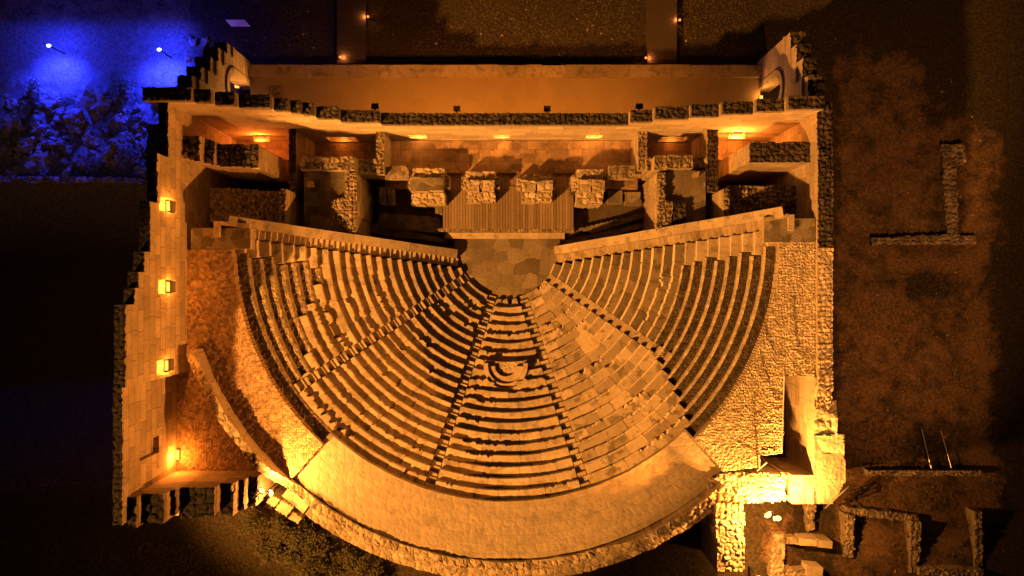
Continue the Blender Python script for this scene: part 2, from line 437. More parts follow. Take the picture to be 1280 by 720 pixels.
def seat_row(i, t0, t1, chip=.1, seed=0, depth=None, bevel=.02, wear=.010):
    """one stone seat row: arc of blocks with chipped nosing"""
    rr = random.Random(seed*131+i*17+3)
    r0, r1 = rad(i), rad(i)+(depth or TR)+.42; z = zrow(i); zl = zrow(i)-RI-.25
    mb = MB()
    # blocks
    cuts = [t0]; 
    while cuts[-1] < t1-.9/r0: cuts.append(cuts[-1]+rr.uniform(.75, 1.75)/r0)
    if t1-cuts[-1] < .5/r0 and len(cuts) > 1: cuts.pop()
    cuts.append(t1)
    so = rr.uniform(0, 90); rowk = rr.choice([.2, .5, .8, 1.2, 2.0])
    for a, b in zip(cuts, cuts[1:]):
        if b <= a: continue
        n = max(3, int((b-a)*r0/.085)); g = .008/r0
        dz = rr.gauss(0, .012); dr = rr.gauss(0, .008); tn = rr.random()
        bad = chip*rowk*rr.choice([0, 0, 0, .3, .7, 1.1, 1.6])
        ts = np.linspace(a+g, b-g, n+1)
        e = fbm(ts*r0*1.0+so, ts*0+i*3.1, 5, 4); e2 = vnoise(ts*r0*7+so, ts*0+i, 9)
        bite = np.clip((np.round(fbm(ts*r0*4.2+so, ts*0+i*3.1, 5, 4)*9)/9-.42)*5, 0, 1)*bad*1.3 + (e2-.4)*.010*(1+bad*4)
        end = np.minimum(ts-ts[0], ts[-1]-ts)*r0
        bite = bite + np.clip(.04-end, 0, .04)*rr.uniform(.1, .8)
        prof = []
        k = 4
        for j, t in enumerate(ts):
            rn = r0+.03+dr+max(-.02, bite[j])
            col = []
            for q in range(k+1):
                f = q/k; r = rn+(r1-rn)*(1-f)
                zz = z+dz+wear*(vnoise(r*5+so, t*r0*4, 3)-.5)*2-.02*sin(pi*min(1, f*1.2))
                if f == 1: zz -= .012
                col.append((CX+r*cos(t), CY+r*sin(t), float(zz)))
            for r, zz in ((rn-bevel, z+dz-.15), (rn-bevel+.02, z+dz-.22), (max(rn, r0)+.02-bevel*.6, zl)):
                col.append((CX+r*cos(t), CY+r*sin(t), zz))
            prof.append(col)
        o = len(mb.v); m = len(prof[0])
        for c in prof: mb.v.extend(c)
        for j in range(len(prof)-1):
            for q in range(m-1):
                mb.quad((o+j*m+q, o+j*m+q+1, o+(j+1)*m+q+1, o+(j+1)*m+q), 1 if q == k else 0, tn)
        for j, rev in ((0, False), (len(prof)-1, True)):
            ids = [o+j*m+q for q in range(m)]
            bx = len(mb.v); mb.v.append((mb.v[ids[0]][0], mb.v[ids[0]][1], zl)); ids.append(bx)
            mb.quad(ids[::-1] if not rev else ids, 0, tn)
    # fix orientation: faces built with rising theta and falling r point down, so flip them
    mb.f = [tuple(reversed(f)) for f in mb.f]
    return mb

cb = P(632, 457, 3.4)           # centre of the curved bench
def wedge(label): return thing('seating_wedge', label, 'seating', (CX, CY, 0), 'stone seating wedges')
W1 = wedge('westernmost wedge of seat rows with bare rubble upper rows, near the tall lamp-lit wall')
W2 = wedge('shadow-striped wedge of stone seat rows between two stairs, above the glaring twin floodlight')
W3 = wedge('middle wedge of stone seat rows holding the small curved bench, facing the wooden stage')
W4 = wedge('evenly lit wedge of smooth seat rows between the curved bench and the dark rubble tiers')
W5 = wedge('easternmost wedge of seat rows with wide dark rubble tiers along its upper half')
def rubble_row(i, t0, t1, par, mat, drop=.28, seed=0):
    mbx = pfield(rad(i), rad(i)+TR+.12, t0, t1, zrow(i)-drop, zrow(i)-drop-RI-.3, amp=.075, cell=.17, res=.07, edge=.05, k=seed+i)
    zz = zrow(i)-drop
    pfield(rad(i)-.08, rad(i)+.03, t0, t1, lambda r, t: zz+.03-1.8*np.clip(rad(i)-r, 0, 1), zz-RI-.3, amp=.05, cell=.2, res=.06, edge=.03, mb=mbx, m_top=0, k=seed+i)
    mk('rubble_row', mbx, mat, par)
stone_from_W1 = {14: 192, 15: 197, 16: 199.5, 17: 209, 18: 213, 19: 213.5}
for i in range(NR):
    r = rad(i); w = SW/r
    lim = lambda a: a
    # wedge 1 (theta from the side wall to the first stair)
    a, b = endL(r), ST[0]-w
    if i < 14: mk('seat_row', seat_row(i, a, b, .075, 1), [M['seat'], M['edge']], W1)
    else:
        s = R(stone_from_W1.get(i, 213.0))
        big = min(s, a+R(9.5-(i-14)*.8)) if False else None
        near = a+.75/r*(1.2+.25*((i*7) % 3))
        mk('seat_row', seat_row(i, a, near, .03, 11), [M['seat'], M['edge']], W1)
        rubble_row(i, near+.004, s, W1, [M['rubble_mid'], M['rubble_mid']], seed=3)
        if s < b-.01: mk('seat_row', seat_row(i, s+.003, b, .12, 12), [M['seat'], M['edge']], W1)
    mk('seat_row', seat_row(i, ST[0]+w, ST[1]-w, .08, 2), [M['seat'], M['edge']], W2)
    # wedge 3 with the curved bench cut out
    a, b = ST[1]+w, ST[2]-w
    ch = .15 if i < 12 else .08
    rm = r+.3; rc = np.hypot(cb[0]-CX, cb[1]-CY); q2 = 1.52**2-(rm-rc)**2
    if q2 > 0 and rm > rc-.35:
        hw = sqrt(q2)/rm; c = atan2(cb[1]-CY, cb[0]-CX)+2*pi
        mk('seat_row', seat_row(i, a, c-hw, ch, 3), [M['seat'], M['edge']], W3)
        mk('seat_row', seat_row(i, c+hw, b, ch, 4), [M['seat'], M['edge']], W3)
    else:
        mk('seat_row', seat_row(i, a, b, ch, 3), [M['seat'], M['edge']], W3)
    tr = R(325-max(0, i-12)*1.35)
    a, b = ST[2]+w, (ST[3]-w if i <= 12 else tr)
    mk('seat_row', seat_row(i, a, b, .07, 5, bevel=.09), [M['seat_patched'], M['edge']], W4)
    a, b = ST[3]+w, endR(r)
    if i < 13: mk('seat_row', seat_row(i, a, b, .06, 6, bevel=.10), [M['seat_worn'], M['edge']], W5)
    else:
        near = b-.75/r*(1.5+.2*((i*5) % 3))
        rubble_row(i, tr+.004, near-.004, W5, [M['rubble_pale'], M['rubble_tier']], seed=8)
        mk('seat_row', seat_row(i, near, b, .03, 13), [M['seat'], M['edge']], W5)
for i in (20,):
    r = rad(i)
    rubble_row(i, endL(r)+.9/r, R(227.3), W1, [M['rubble_mid'], M['rubble_mid']], seed=3)
    rubble_row(i, R(314), endR(r)-1.0/r, W5, [M['rubble_pale'], M['rubble_tier']], seed=8)
    mk('seat_row', seat_row(i, endL(r), endL(r)+.9/r, .03, 14), [M['seat'], M['edge']], W1)
    mk('seat_row', seat_row(i, endR(r)-1.0/r, endR(r), .03, 15), [M['seat'], M['edge']], W5)
# floor patch under the curved bench
def pbox(mb, r0, r1, t0, t1, z0, z1, m=0, t=None):
    mb.prism([polar(r0, t0), polar(r0, t1), polar(r1, t1), polar(r1, t0)], z0, z1, m, t=t)
mb = MB(); pfield(rad(7)-.02, rad(10)+.05, R(269.8)-1.6/rad(8), R(269.8)+1.6/rad(8), zrow(7)+.12, zrow(6)-.6, .05, .3, .1, 0, mb, m_top=0)
mk('bench_floor', mb, M['seat'], W3)

# stairs between wedges
stair_lab = ['stairway between the rubble-topped western wedge and the shadow-striped wedge', 'stairway on the shadowed left edge of the wedge holding the curved bench',
             'stairway of dark square notches on the right edge of the wedge holding the curved bench', 'stairway of small notches below the dark rubble tiers on the right']
for s, lab in zip(ST, stair_lab):
    top = 20
    if s == ST[3]: top = 15
    t = thing('stairway', lab, 'stairs', (CX, CY, 0), 'stairways through the seating')
    for i in range(top):
        mb = MB(); r = rad(i); w = SW/r-.006/r
        jit = random.uniform(-.02, .02)
        pbox(mb, r-.02, r+.33+jit, s-w, s+w, zrow(i)-RI-.2, zrow(i)-.29)
        pbox(mb, r+.33+jit, r+TR-.006, s-SW/(r+.4)+.002, s+SW/(r+.4)-.002, zrow(i)-RI-.2, zrow(i)-.012)
        mk('step', mb, M['seat'], t)
    if s in (ST[1], ST[2]):   # notch cut into the walk
        pass
# stairs along the two retaining walls
def wall_frame(p, q):
    dx, dy = q[0]-p[0], q[1]-p[1]; l = sqrt(dx*dx+dy*dy); dx /= l; dy /= l
    nx, ny = (dy, -dx)
    if ny > 0: nx, ny = -nx, -ny
    return (dx, dy), (nx, ny), l
for (p, q, lab, wl) in ((WL0, WL1, 'narrow stair climbing beside the pale sloping coping on the left of the orchestra', 0), (WR0, WR1, 'narrow stair climbing beside the pale sloping coping on the right of the orchestra', 1)):
    d, n, l = wall_frame(p, q)
    t = thing('stairway', lab, 'stairs', (p[0], p[1], 0), 'narrow stairs along the retaining walls')
    def sof(r):
        ax, ay = p[0]-CX, p[1]-CY; b = ax*d[0]+ay*d[1]; c = ax*ax+ay*ay-r*r
        return -b+sqrt(max(b*b-c, 0))
    for i in range(21):
        s0_, s1_ = sof(rad(i)), sof(rad(i+1)); sm = s0_+(s1_-s0_)*.5
        mb = MB()
        for a, b, zz in ((s0_, sm, zrow(i)-.22), (sm, s1_-.006, zrow(i)-.012)):
            pts = [(p[0]+d[0]*u+n[0]*o, p[1]+d[1]*u+n[1]*o) for u, o in ((a, .02), (b, .02), (b, .60), (a, .60))]
            mb.prism(pts, zrow(i)-RI-.3, zz)
        mk('step', mb, M['seat'], t)
    # retaining wall
    wt = thing('retaining_wall', ['sloping retaining wall with pale coping on the left of the orchestra', 'sloping retaining wall with pale coping on the right of the orchestra'][wl], 'wall', (p[0], p[1], 0), 'sloping retaining walls of the seating')
    za = zrow(0)+.35; zb = zrow(0)+RI*(sof(1e-9+rad(21))-0)/TR*0 + zrow(20)+.45
    s_in, s_out = -.05, sof(rad(21))+.1
    mb = MB()
    def seg(u0, u1, o0, o1, z0, h0, h1, t=None):
        pts = [(p[0]+d[0]*u+n[0]*o, p[1]+d[1]*u+n[1]*o) for u, o in ((u0, o0), (u1, o0), (u1, o1), (u0, o1))]
        mb.prism(pts, z0, [h0, h1, h1, h0], t=t)
    zf = lambda u: za+(zb-za)*(u-s_in)/(s_out-s_in)
    seg(s_in, s_out, -.52, 0, -.3, za-.18, zb-.18)
    mk('wall_body', mb, M['ashlar'], wt)
    mb = MB(); u = s_in
    while u < s_out-.1:
        v = min(s_out, u+random.uniform(1.2, 2.1))
        zz0, zz1 = zf(u), zf(v-.015); o = random.uniform(-.015, .015)
        pts = [(p[0]+d[0]*a+n[0]*b, p[1]+d[1]*a+n[1]*b) for a, b in ((u, -.58+o), (v-.015, -.58+o), (v-.015, .03+o), (u, .03+o))]
        nb = MB(); nb.prism(pts, 0, [zz0, zz1, zz1, zz0])
        # lift the underside to follow the slope
        vs = list(nb.v); ord_ = [zz0, zz1, zz1, zz0]
        for kk in range(4):
            x, y, _ = vs[kk]
            zt = [w for w in vs[4:] if abs(w[0]-x) < 1e-9 and abs(w[1]-y) < 1e-9][0][2]
            vs[kk] = (x, y, zt-.177)
        mb.add(vs, [tuple(f) for f in nb.f], 0, random.random()); u = v
    mk('coping', mb, M['seat'], wt)

# curved walk above the seats
mb = MB()
pfield(rad(20)-.04, 19.35, R(227.4), R(313.6), ZD, ZD-1.0, .03, .5, .12, .04, mb, m_top=1, m_side=0)
tag(mk('curved_walk', mb, [M['seat'], M['paving']], polar_uv=True), 'broad pale curved walkway paved with stone round the bottom of the seating', 'walkway')

# curved bench (exedra) in the middle of the seating
ex = thing('curved_bench', 'small semicircular stone bench set into the middle of the seat rows', 'bench', (cb[0], cb[1], zrow(6)))
def arcring(mb, c, r0, r1, a0, a1, z0, z1, n=26, t=.6):
    for k in range(n):
        a, b = a0+(a1-a0)*k/n, a0+(a1-a0)*(k+1)/n
        mb.prism([(c[0]+r0*cos(a), c[1]+r0*sin(a)), (c[0]+r1*cos(a), c[1]+r1*sin(a)), (c[0]+r1*cos(b), c[1]+r1*sin(b)), (c[0]+r0*cos(b), c[1]+r0*sin(b))], z0, z1, t=t)
mb = MB(); arcring(mb, cb, 1.18, 1.48, R(172), R(368), zrow(6)-.2, zrow(8)+.22); mk('backrest', mb, M['seat'], ex)
mb = MB(); arcring(mb, cb, 1.482, 1.95, R(212), R(328), zrow(6)-.2, zrow(9)+.02); mk('surround', mb, M['seat'], ex)
mb = MB(); arcring(mb, cb, .72, 1.178, R(182), R(358), zrow(6)-.2, zrow(8)+.02, t=.8); mk('seat', mb, M['seat'], ex)

# outer parapet of the walk: one long rim, higher where it leaves the walk on the left
def pz(RR, TT):
    d = np.degrees(TT)
    return ZD + .22 + 1.15*sst(231, 222, d) + .75*sst(285, 296, d) + .07*np.sin(TT*31) + .12*(vnoise(TT*40, TT*0, 3)-.5)
mb = pfield(19.42, 19.95, R(199.5), R(311.5), pz, 3.5, .13, .42, .085, .06)
tag(mk('parapet', mb, [M['ashlar'], M['rubble_mid']], polar_uv=True), 'long curved stone rim from the tall western wall round the pale walkway', 'wall')
def lz(RR, TT):
    d = np.degrees(TT)
    return ZD - .35 - .25*sst(20.0, 21.0, RR) - .2*sst(236, 231, d) + .12*(vnoise(TT*25, RR*0, 9)-.5)
mb = pfield(19.96, 20.95, R(233.5), R(311.0), lz, 3.5, .12, .45, .085, .12)
tag(mk('footing', mb, [M['ashlar'], M['rubble_mid']], polar_uv=True), 'rough lower ledge of stones along the outside of the curved rim', 'wall')
mb = pfield(19.97, 21.0, R(228.5), R(233.2), lz, 3.5, .05, .9, .085, .04)
tag(mk('footing', mb, [M['ashlar'], M['rubble_pale']], polar_uv=True), 'short brightly lit pale ledge outside the rim beside the twin floodlight', 'wall')
for q_, (pts, z_, lab) in enumerate((([(352, 626), (366, 634), (358, 646), (344, 637)], 7.6, 'brightly lit pale block just below the twin floodlight'), ([(339, 619), (350, 625), (343, 634), (333, 628)], 7.3, 'small brightly lit block against the twin floodlight'),
                       ([(366, 640), (378, 648), (372, 655), (360, 648)], 7.2, 'lower pale block between the twin floodlight and the dry bush'))):
    mb = field(PP(pts, z_), z_, 3.5, .05, .5, .07, .04, k=q_); tag(mk('cut_block', mb, [M['ashlar'], M['rubble_pale']]), lab, 'stone')

# ------------------------------------------------------------------ gravel and platforms behind the seats
GZ = zrow(21)-.05
xw = -19.62
arcL = [polar(rad(21)+.03, t) for t in np.linspace(R(228), R(180.5), 30)]
arcO = [polar(19.43, t) for t in np.linspace(R(199.5), R(228), 24)]
polyL = [(xw, 2.35), (xw, -4.2)] + arcO + arcL + [(CX-rad(21), 2.35)]
mb = field(polyL, lambda x, y: GZ-.0*x, GZ-1.6, .055, .16, .075, .0)
tag(mk('gravel_terrace', mb, [M['gravel'], M['gravel']]), 'brown gravel terrace along the foot of the tall lamp-lit wall', 'terrace')
cor = [(xw-.8, -3.6), (xw-.8, -11.15), (-14.9, -11.15)] + [polar(19.94, t) for t in np.linspace(R(224), R(199.5), 20)]
mb = field(cor, 8.05, 4.0, .05, .17, .08, .0)
tag(mk('gravel_terrace', mb, [M['gravel'], M['gravel']]), 'small triangular gravel terrace in the corner outside the narrow curved wall', 'terrace')
polyR = PP([(962, 303), (1021.5, 303), (1021.5, 470), (981, 470), (978.5, 566), (950, 568), (950, 584), (905, 590), (868, 549)], GZ)
mb = field(polyR, lambda x, y: GZ+.0*x, GZ-4.5, .11, .18, .065, .0, k=5,
           extra=lambda x, y: (np.hypot(x-CX, y-CY) > rad(21)+.02))
tag(mk('rubble_terrace', mb, [M['ashlar'], M['rubble_pale']]), 'coarse pale rubble terrace right of the dark tiers, crossed by thin cables', 'terrace')
# flat stone platforms at both upper corners of the seating
def slab(name, pts, z, zb, lab, cat, mats, grp=None):
    mb = field(PP(pts, z), z, zb, .02, .6, .12, .0)
    return tag(mk(name, mb, mats), lab, cat, grp)
slab('stone_platform', [(238.5, 285), (313, 285), (313, 311), (238.5, 311)], GZ+.03, .0, 'flat stone landing at the top left end of the seating', 'platform', [M['ashlar'], M['flag']])
slab('stone_platform', [(955, 273), (1019, 273), (1019, 303), (955, 303)], GZ+.03, .0, 'flat stone landing at the top right end of the seating', 'platform', [M['ashlar'], M['flag']])
for pts, lab in (([(267, 276), (274, 276), (274, 296), (267, 296)], 'short pale coping block on the edge of the left stone landing'),
                 ([(274.5, 276), (312, 280), (312, 285), (274.5, 281)], 'long pale coping on the back edge of the left stone landing'),
                 ([(986, 268), (993, 268), (993, 288), (986, 288)], 'short pale coping block on the edge of the right stone landing'),
                 ([(955, 272), (985.5, 267), (985.5, 272), (955, 277)], 'long pale coping on the back edge of the right stone landing')):
    mb = MB(); mb.prism(PP(pts, GZ+.3), GZ+.04, GZ+.3); tag(mk('coping_block', mb, M['seat']), lab, 'stone')

# ------------------------------------------------------------------ tall walls
def wall_boxes(axis, face, thick, segs, niches=(), zb=0., depth=.55, ndepth=None):
    """axis 'x': runs along x, visible face at y=face, body on the side of sign(thick)"""
    mb = MB()
    cuts = sorted(set([a for s in segs for a in s[:2]] + [a for n in niches for a in n[:2]]))
    for a, b in zip(cuts, cuts[1:]):
        mid = (a+b)/2
        zt = [s[2] for s in segs if s[0] <= mid <= s[1]]
        if not zt: continue
        zt = zt[0]; ni = [n for n in niches if n[0] <= mid <= n[1]]
        def bx(f0, f1, z0, z1):
            if axis == 'x': mb.box(a, b, f0, f1, z0, z1, t=.5)
            else: mb.box(f0, f1, a, b, z0, z1, t=.5)
        f1 = face+thick
        if not ni: bx(face, f1, zb, zt)
        else:
            n = ni[0]; dd = face+(depth if thick > 0 else -depth)
            bx(face, f1, zb, n[2]); bx(face, f1, n[3], zt); bx(dd, f1, n[2], n[3])
    return mb
def caps(par, axis, face, thick, segs, mat, hgt=.4, over=.05, amp=.16, cell=.32):
    for a, b, zt in segs:
        n = max(1, int(round((b-a)/2.6))) if b-a > 4 else 1
        f0, f1 = sorted((face-(over if thick > 0 else -over), face+thick))
        L = np.linspace(a, b, n+1) if n > 1 else [a, b]
        for c, d in zip(L, L[1:]):
            pl = [(c+.01, f0), (d-.01, f0), (d-.01, f1), (c+.01, f1)] if axis == 'x' else [(f0, c+.01), (f1, c+.01), (f1, d-.01), (f0, d-.01)]
            mb = field(pl, zt+random.uniform(-.06, .06), zt-hgt, amp, cell, .085, .04, k=int(abs(a*7)) % 90)
            mk('capstone', mb, mat, par)

# west wall with lamp niches
segW = [(-11.1, -.85, 15.2), (-.85, 0, 14.4), (0, .85, 14.0), (.85, 1.95, 13.4), (1.95, 4.7, 12.8), (4.7, 7.45, 12.1), (7.45, 11.25, 10.9)]
def ny(y0, y1, z): return sorted((P(0, y0, z)[1], P(0, y1, z)[1]))
nW = []
for (x0, x1, y0, y1) in ((199, 220, 248, 265), (198, 220, 350, 367), (196, 218, 449, 467), (193, 216, 549, 571)):
    za, zb = H-19.62*F/(640-x1), H-19.62*F/(640-x0); zm = (za+zb)/2
    a, b = ny(y0, y1, zm); nW.append((a, b, za, zb))
ww = thing('ashlar_wall', 'tall western stone block wall with a row of small lamp-lit openings', 'wall', (xw-.5, 0, 0))
s1 = [(a, b, z-.35) for a, b, z in segW]
# the part south of the narrow curved wall stands a little further back
mbA = wall_boxes('y', xw, -.5, [s for s in s1 if s[0] >= -4.3] + [(-5.05, -.85, 14.85)], [n for n in nW if n[0] > -5.0], 0., .36)
mbB = wall_boxes('y', xw-.8, -.42, [(-12.4, -5.05, 13.7)], [n for n in nW if n[1] < -5.0], 3.0, .33)
mb = mbA; mb.add(mbB.v, mbB.f, 0, .5)
mk('wall_body', mb, M['ashlar'], ww)
caps(ww, 'y', xw, -.5, segW[1:] + [(-5.05, -.85, 15.2)], [M['ashlar'], M['unlit_top']])
caps(ww, 'y', xw-.8, -.46, [(-12.4, -5.05, 14.05)], [M['ashlar'], M['unlit_top']])
# south-west return wall stepping down to the east
YS = -11.15
sx = [(xw-.8, 170, 13.5), (170, 205, 12.9), (205, 220, 12.2), (220, 268, 11.7), (268, 292, 10.9), (292, 305, 10.2), (305, 322, 9.5)]
segS = []
for a, b, z in sx:
    x0 = a if a < 0 else P(a, 0, z)[0]
    segS.append([x0, P(b, 0, z)[0], z])
for k in range(1, len(segS)): segS[k][0] = segS[k-1][1]
sw = thing('ashlar_wall', 'ruined wall stepping down eastwards from the south end of the tall lamp-lit wall', 'wall', (-18, YS-.7, 3))
mk('wall_body', wall_boxes('x', YS, -1.45, [(a, b, z-.3) for a, b, z in segS], zb=3.5), M['ashlar'], sw)
for a, b, z in segS:
    d = random.uniform(-.35, .1)
    mb = field([(a+.01, YS-1.45+d), (b-.01, YS-1.45+d+random.uniform(-.2, .2)), (b-.01, YS+.04), (a+.01, YS+.04)], z, z-.32 if d > 0 else z-1.2, .22, .5, .085, .12, k=int(z*10))
    mk('capstone', mb, [M['rubble'], M['unlit_top']], sw)

# rear wall of the stage building
YR = 10.55
def zt_y(y): return H-YR*F/(360-y)
def rx(x, z): return P(x, 0, z)[0]
rseg = [(200, 241, 124.5), (241, 266, 126.5), (266, 296, 130), (296, 340, 133.5), (340, 361, 137), (361, 377, 140), (377, 393, 142.5), (393, 424, 147), (424, 475, 151.5),
        (475, 787, 155), (787, 817, 151.5), (817, 862.5, 147.5), (862.5, 901, 144.5), (901, 944, 141), (944, 983, 138), (983, 1012, 135)]
segR = []
for a, b, y in rseg:
    z = zt_y(y); segR.append([rx(a, z), rx(b, z), z])
for k in range(len(segR)-1):
    m = (segR[k][1]+segR[k+1][0])/2; segR[k][1] = segR[k+1][0] = m
segR[0][0] = xw-1.1; segR[-1][1] = 18.35
nR = []
for x0, x1 in ((512, 533), (617, 637), (732, 752)):
    nR.append((P(x0, 0, 2)[0], P(x1, 0, 2)[0], 1.5, 2.55))
for x0, x1 in ((410, 446), (825, 858)):
    nR.append((P(x0, 0, 1.2)[0], P(x1, 0, 1.2)[0], .35, 1.9))
rw = thing('stage_wall', 'long rear wall of the stage building with a dark stepped rubble top', 'wall', (0, YR+.3, 0))
mk('wall_body', wall_boxes('x', YR, .70, [(a, b, z-.4) for a, b, z in segR], nR, 0., .45), M['ashlar_big'], rw)
caps(rw, 'x', YR, .70, segR, [M['rubble'], M['rubble_dark']], .42, amp=.2, cell=.36)

# east wall
XE = 18.38
ew = thing('ashlar_wall', 'long eastern wall with a rough rubble top beside the brown waste ground', 'wall', (XE+.4, 0, 0))
segE = [(-4.6, 2.6, 8.75), (2.6, 11.25, 8.75)]
mk('wall_body', wall_boxes('y', XE, .85, [(-8.4, 11.25, 8.3)], zb=-.6), M['ashlar'], ew)
caps(ew, 'y', XE, .85, [(-8.4, -6.2, 8.6), (-6.2, 2.4, 8.75)], [M['ashlar'], M['rubble_pale']], .45)
caps(ew, 'y', XE, .85, [(2.4, 11.25, 8.75)], [M['ashlar'], M['rubble_dark']], .45, amp=.24)

def rub(name, pts, z, zb, lab, cat='wall', top='rubble_dark', side='ashlar', amp=.18, cell=.33, grp=None, edge=.06, big=0., k=0):
    mb = field(PP(pts, z), z, zb, amp, cell, .085, edge, k=k, big=big)
    return tag(mk(name, mb, [M[side], M[top]]), lab, cat, grp)
# rooms at both ends of the stage building
rub('cross_wall', [(268, 180), (323, 181), (323, 210), (268, 207)], 8.0, -.2, 'thick dark-topped cross wall with a pale eastern end in the upper left room', amp=.22)
rub('cross_wall', [(204, 166), (222, 166), (222, 194), (204, 190)], 9.6, -.2, 'taller broken wall stub against the upper end of the tall western wall', amp=.3, big=.2)
rub('cross_wall', [(222.5, 168), (250, 170), (250, 201), (222.5, 196)], 9.0, -.2, 'broken wall stub with pale stones left of the dark-topped cross wall', amp=.35, big=.35, cell=.55)
rub('cross_wall', [(250.5, 174), (267.5, 176), (267.5, 206), (250.5, 201)], 8.4, -.2, 'stepped wall stub joined to the dark-topped cross wall in the upper left room', amp=.3, big=.2, cell=.5)
rub('rubble_vault', [(262, 235), (345, 238), (357, 246), (357, 286), (262, 277)], 5.5, -.2, 'low block with a rough dark rubble top behind the left retaining wall', 'vault', 'rubble', amp=.3, cell=.30, big=.1)
rub('cross_wall', [(937, 178), (1021, 177), (1021, 203), (937, 203)], 7.6, -.2, 'thick dark-topped cross wall with a pale western end in the upper right room', amp=.24)
rub('rubble_vault', [(905, 240), (912, 232), (995, 232), (995, 266), (985, 267), (905, 278)], 5.5, -.2, 'low block with a rough dark rubble top behind the right retaining wall', 'vault', 'rubble', amp=.3, cell=.28, big=.1, k=4)
# wing walls
rub('wing_wall', [(361, 160), (370, 160), (370, 240), (361, 240)], 4.4, -.2, 'narrow rubble-topped wall on the left of the dark room with the lit opening', amp=.2)
rub('wing_wall', [(349, 236), (357, 236), (357, 287), (349, 287)], 6.2, -.2, 'jagged pale wall on the left of the room with the slanting light', amp=.25, big=.2, top='rubble')
rub('wing_wall', [(884, 148), (898, 148), (898, 240), (884, 240)], 4.2, -.2, 'narrow rubble-topped wall between the right room with the bright lamp and the dark room', amp=.25)
rub('wing_wall', [(905, 236), (912, 236), (912, 280), (905, 280)], 6.4, -.2, 'jagged pale wall on the right of the room with the small pale block', amp=.25, big=.2, top='rubble')
rub('cross_wall', [(375, 195), (401, 195), (401, 212), (375, 212)], 5.0, -.2, 'short rubble-topped cross wall against the narrow left wing wall', top='rubble', amp=.2)
rub('cross_wall', [(401.5, 196), (443, 196), (443, 213), (401.5, 213)], 4.9, -.2, 'rubble-topped cross wall with a flat middle in front of the left dark room', top='rubble', amp=.2, k=3)
rub('cross_wall', [(443.5, 199), (472, 200), (472, 216), (443.5, 215)], 3.6, -.2, 'lower broken cross wall beside the left end of the stage corridor', top='rubble', amp=.3, big=.3, cell=.5)
rub('cross_wall', [(818, 195), (866, 194), (866, 210), (818, 212)], 5.0, -.2, 'rubble-topped cross wall in front of the right dark room', top='rubble', amp=.22, k=5)
rub('cross_wall', [(866.5, 197), (884, 197), (884, 211), (866.5, 210)], 3.6, -.2, 'short low broken wall between the right cross wall and the narrow right wing wall', top='rubble', amp=.3, big=.3, cell=.5)
rub('cross_wall', [(808, 197), (817.5, 197), (817.5, 213), (808, 213)], 4.0, -.2, 'small broken wall piece at the right end of the stage corridor', top='rubble', amp=.3, big=.2)
rub('corridor_wall', [(470, 157), (480, 157), (480, 218), (470, 218)], 3.6, -.2, 'narrow wall closing the left end of the stage corridor', top='rubble', amp=.25, cell=.3)
rub('corridor_wall', [(798, 155), (809, 155), (809, 212), (798, 212)], 3.6, -.2, 'narrow wall closing the right end of the stage corridor', top='rubble', amp=.25, cell=.3, k=7)
# curved wedge shaped walls of the side entrances
rub('entrance_wall', [(431, 217), (445, 216), (446, 250), (444, 290), (437, 290), (415, 270), (414, 251), (431, 246)], 4.9, -.2, 'wedge-shaped rubble wall with a pale curved edge beside the left entrance passage', top='rubble', amp=.22, cell=.26)
rub('entrance_wall', [(821, 216), (832, 216), (832, 250), (841, 252), (839, 283), (820, 288), (823, 250)], 4.9, -.2, 'wedge-shaped rubble wall with a pale curved edge beside the right entrance passage', top='rubble', amp=.22, cell=.26, k=3)
rub('fallen_block', [(843, 253), (857, 253), (857, 278), (841, 281)], 4.8, -.2, 'dark rough fallen block on the floor beside the right entrance wall', 'stone', 'rubble_dark', 'rubble', amp=.25)

# ------------------------------------------------------------------ floors
mb = MB(); mb.box(-19.7, 18.4, 1.2, 11.0, -.5, -.2, t=.5)
structure('passage_floor', mb, M['dark_floor'])
def floor_slab(name, pts, z, zb, mat):
    mb = field(PP(pts, z), z, zb, .02, .8, .15, 0); return structure(name, mb, [M[mat], M[mat]])
floor_slab('room_floor', [(376, 178.6), (470, 178.6), (470, 200), (376, 200)], .1, -.19, 'floor')
floor_slab('room_floor', [(380, 213), (442, 213), (442, 292), (380, 285)], 4.3, -.19, 'flag')
floor_slab('room_floor', [(822, 213), (882, 213), (882, 276), (822, 290)], 4.3, -.19, 'flag')
floor_slab('room_floor', [(809, 178.6), (882, 178.6), (882, 200), (809, 200)], .1, -.19, 'floor')
floor_slab('room_floor', [(242, 175.8), (366, 175.8), (366, 200), (242, 200)], .9, -.19, 'floor')
floor_slab('room_floor', [(892, 175.8), (985, 175.8), (985, 200), (892, 200)], .9, -.19, 'floor')
floor_slab('stage_corridor_floor', [(481, 175.8), (797, 175.8), (797, 236), (481, 236)], .9, -.19, 'floor')
ofl = MB()
def vor_floor():
    pts = PP([(568, 296), (700, 296), (700, 340), (690, 362), (668, 376), (600, 376), (580, 362), (568, 340)], 0)
    return field(pts, lambda x, y: 0.0*x, -.3, .018, .95, .07, 0, k=2)
structure('orchestra_floor', vor_floor(), [M['flag'], M['flag']])
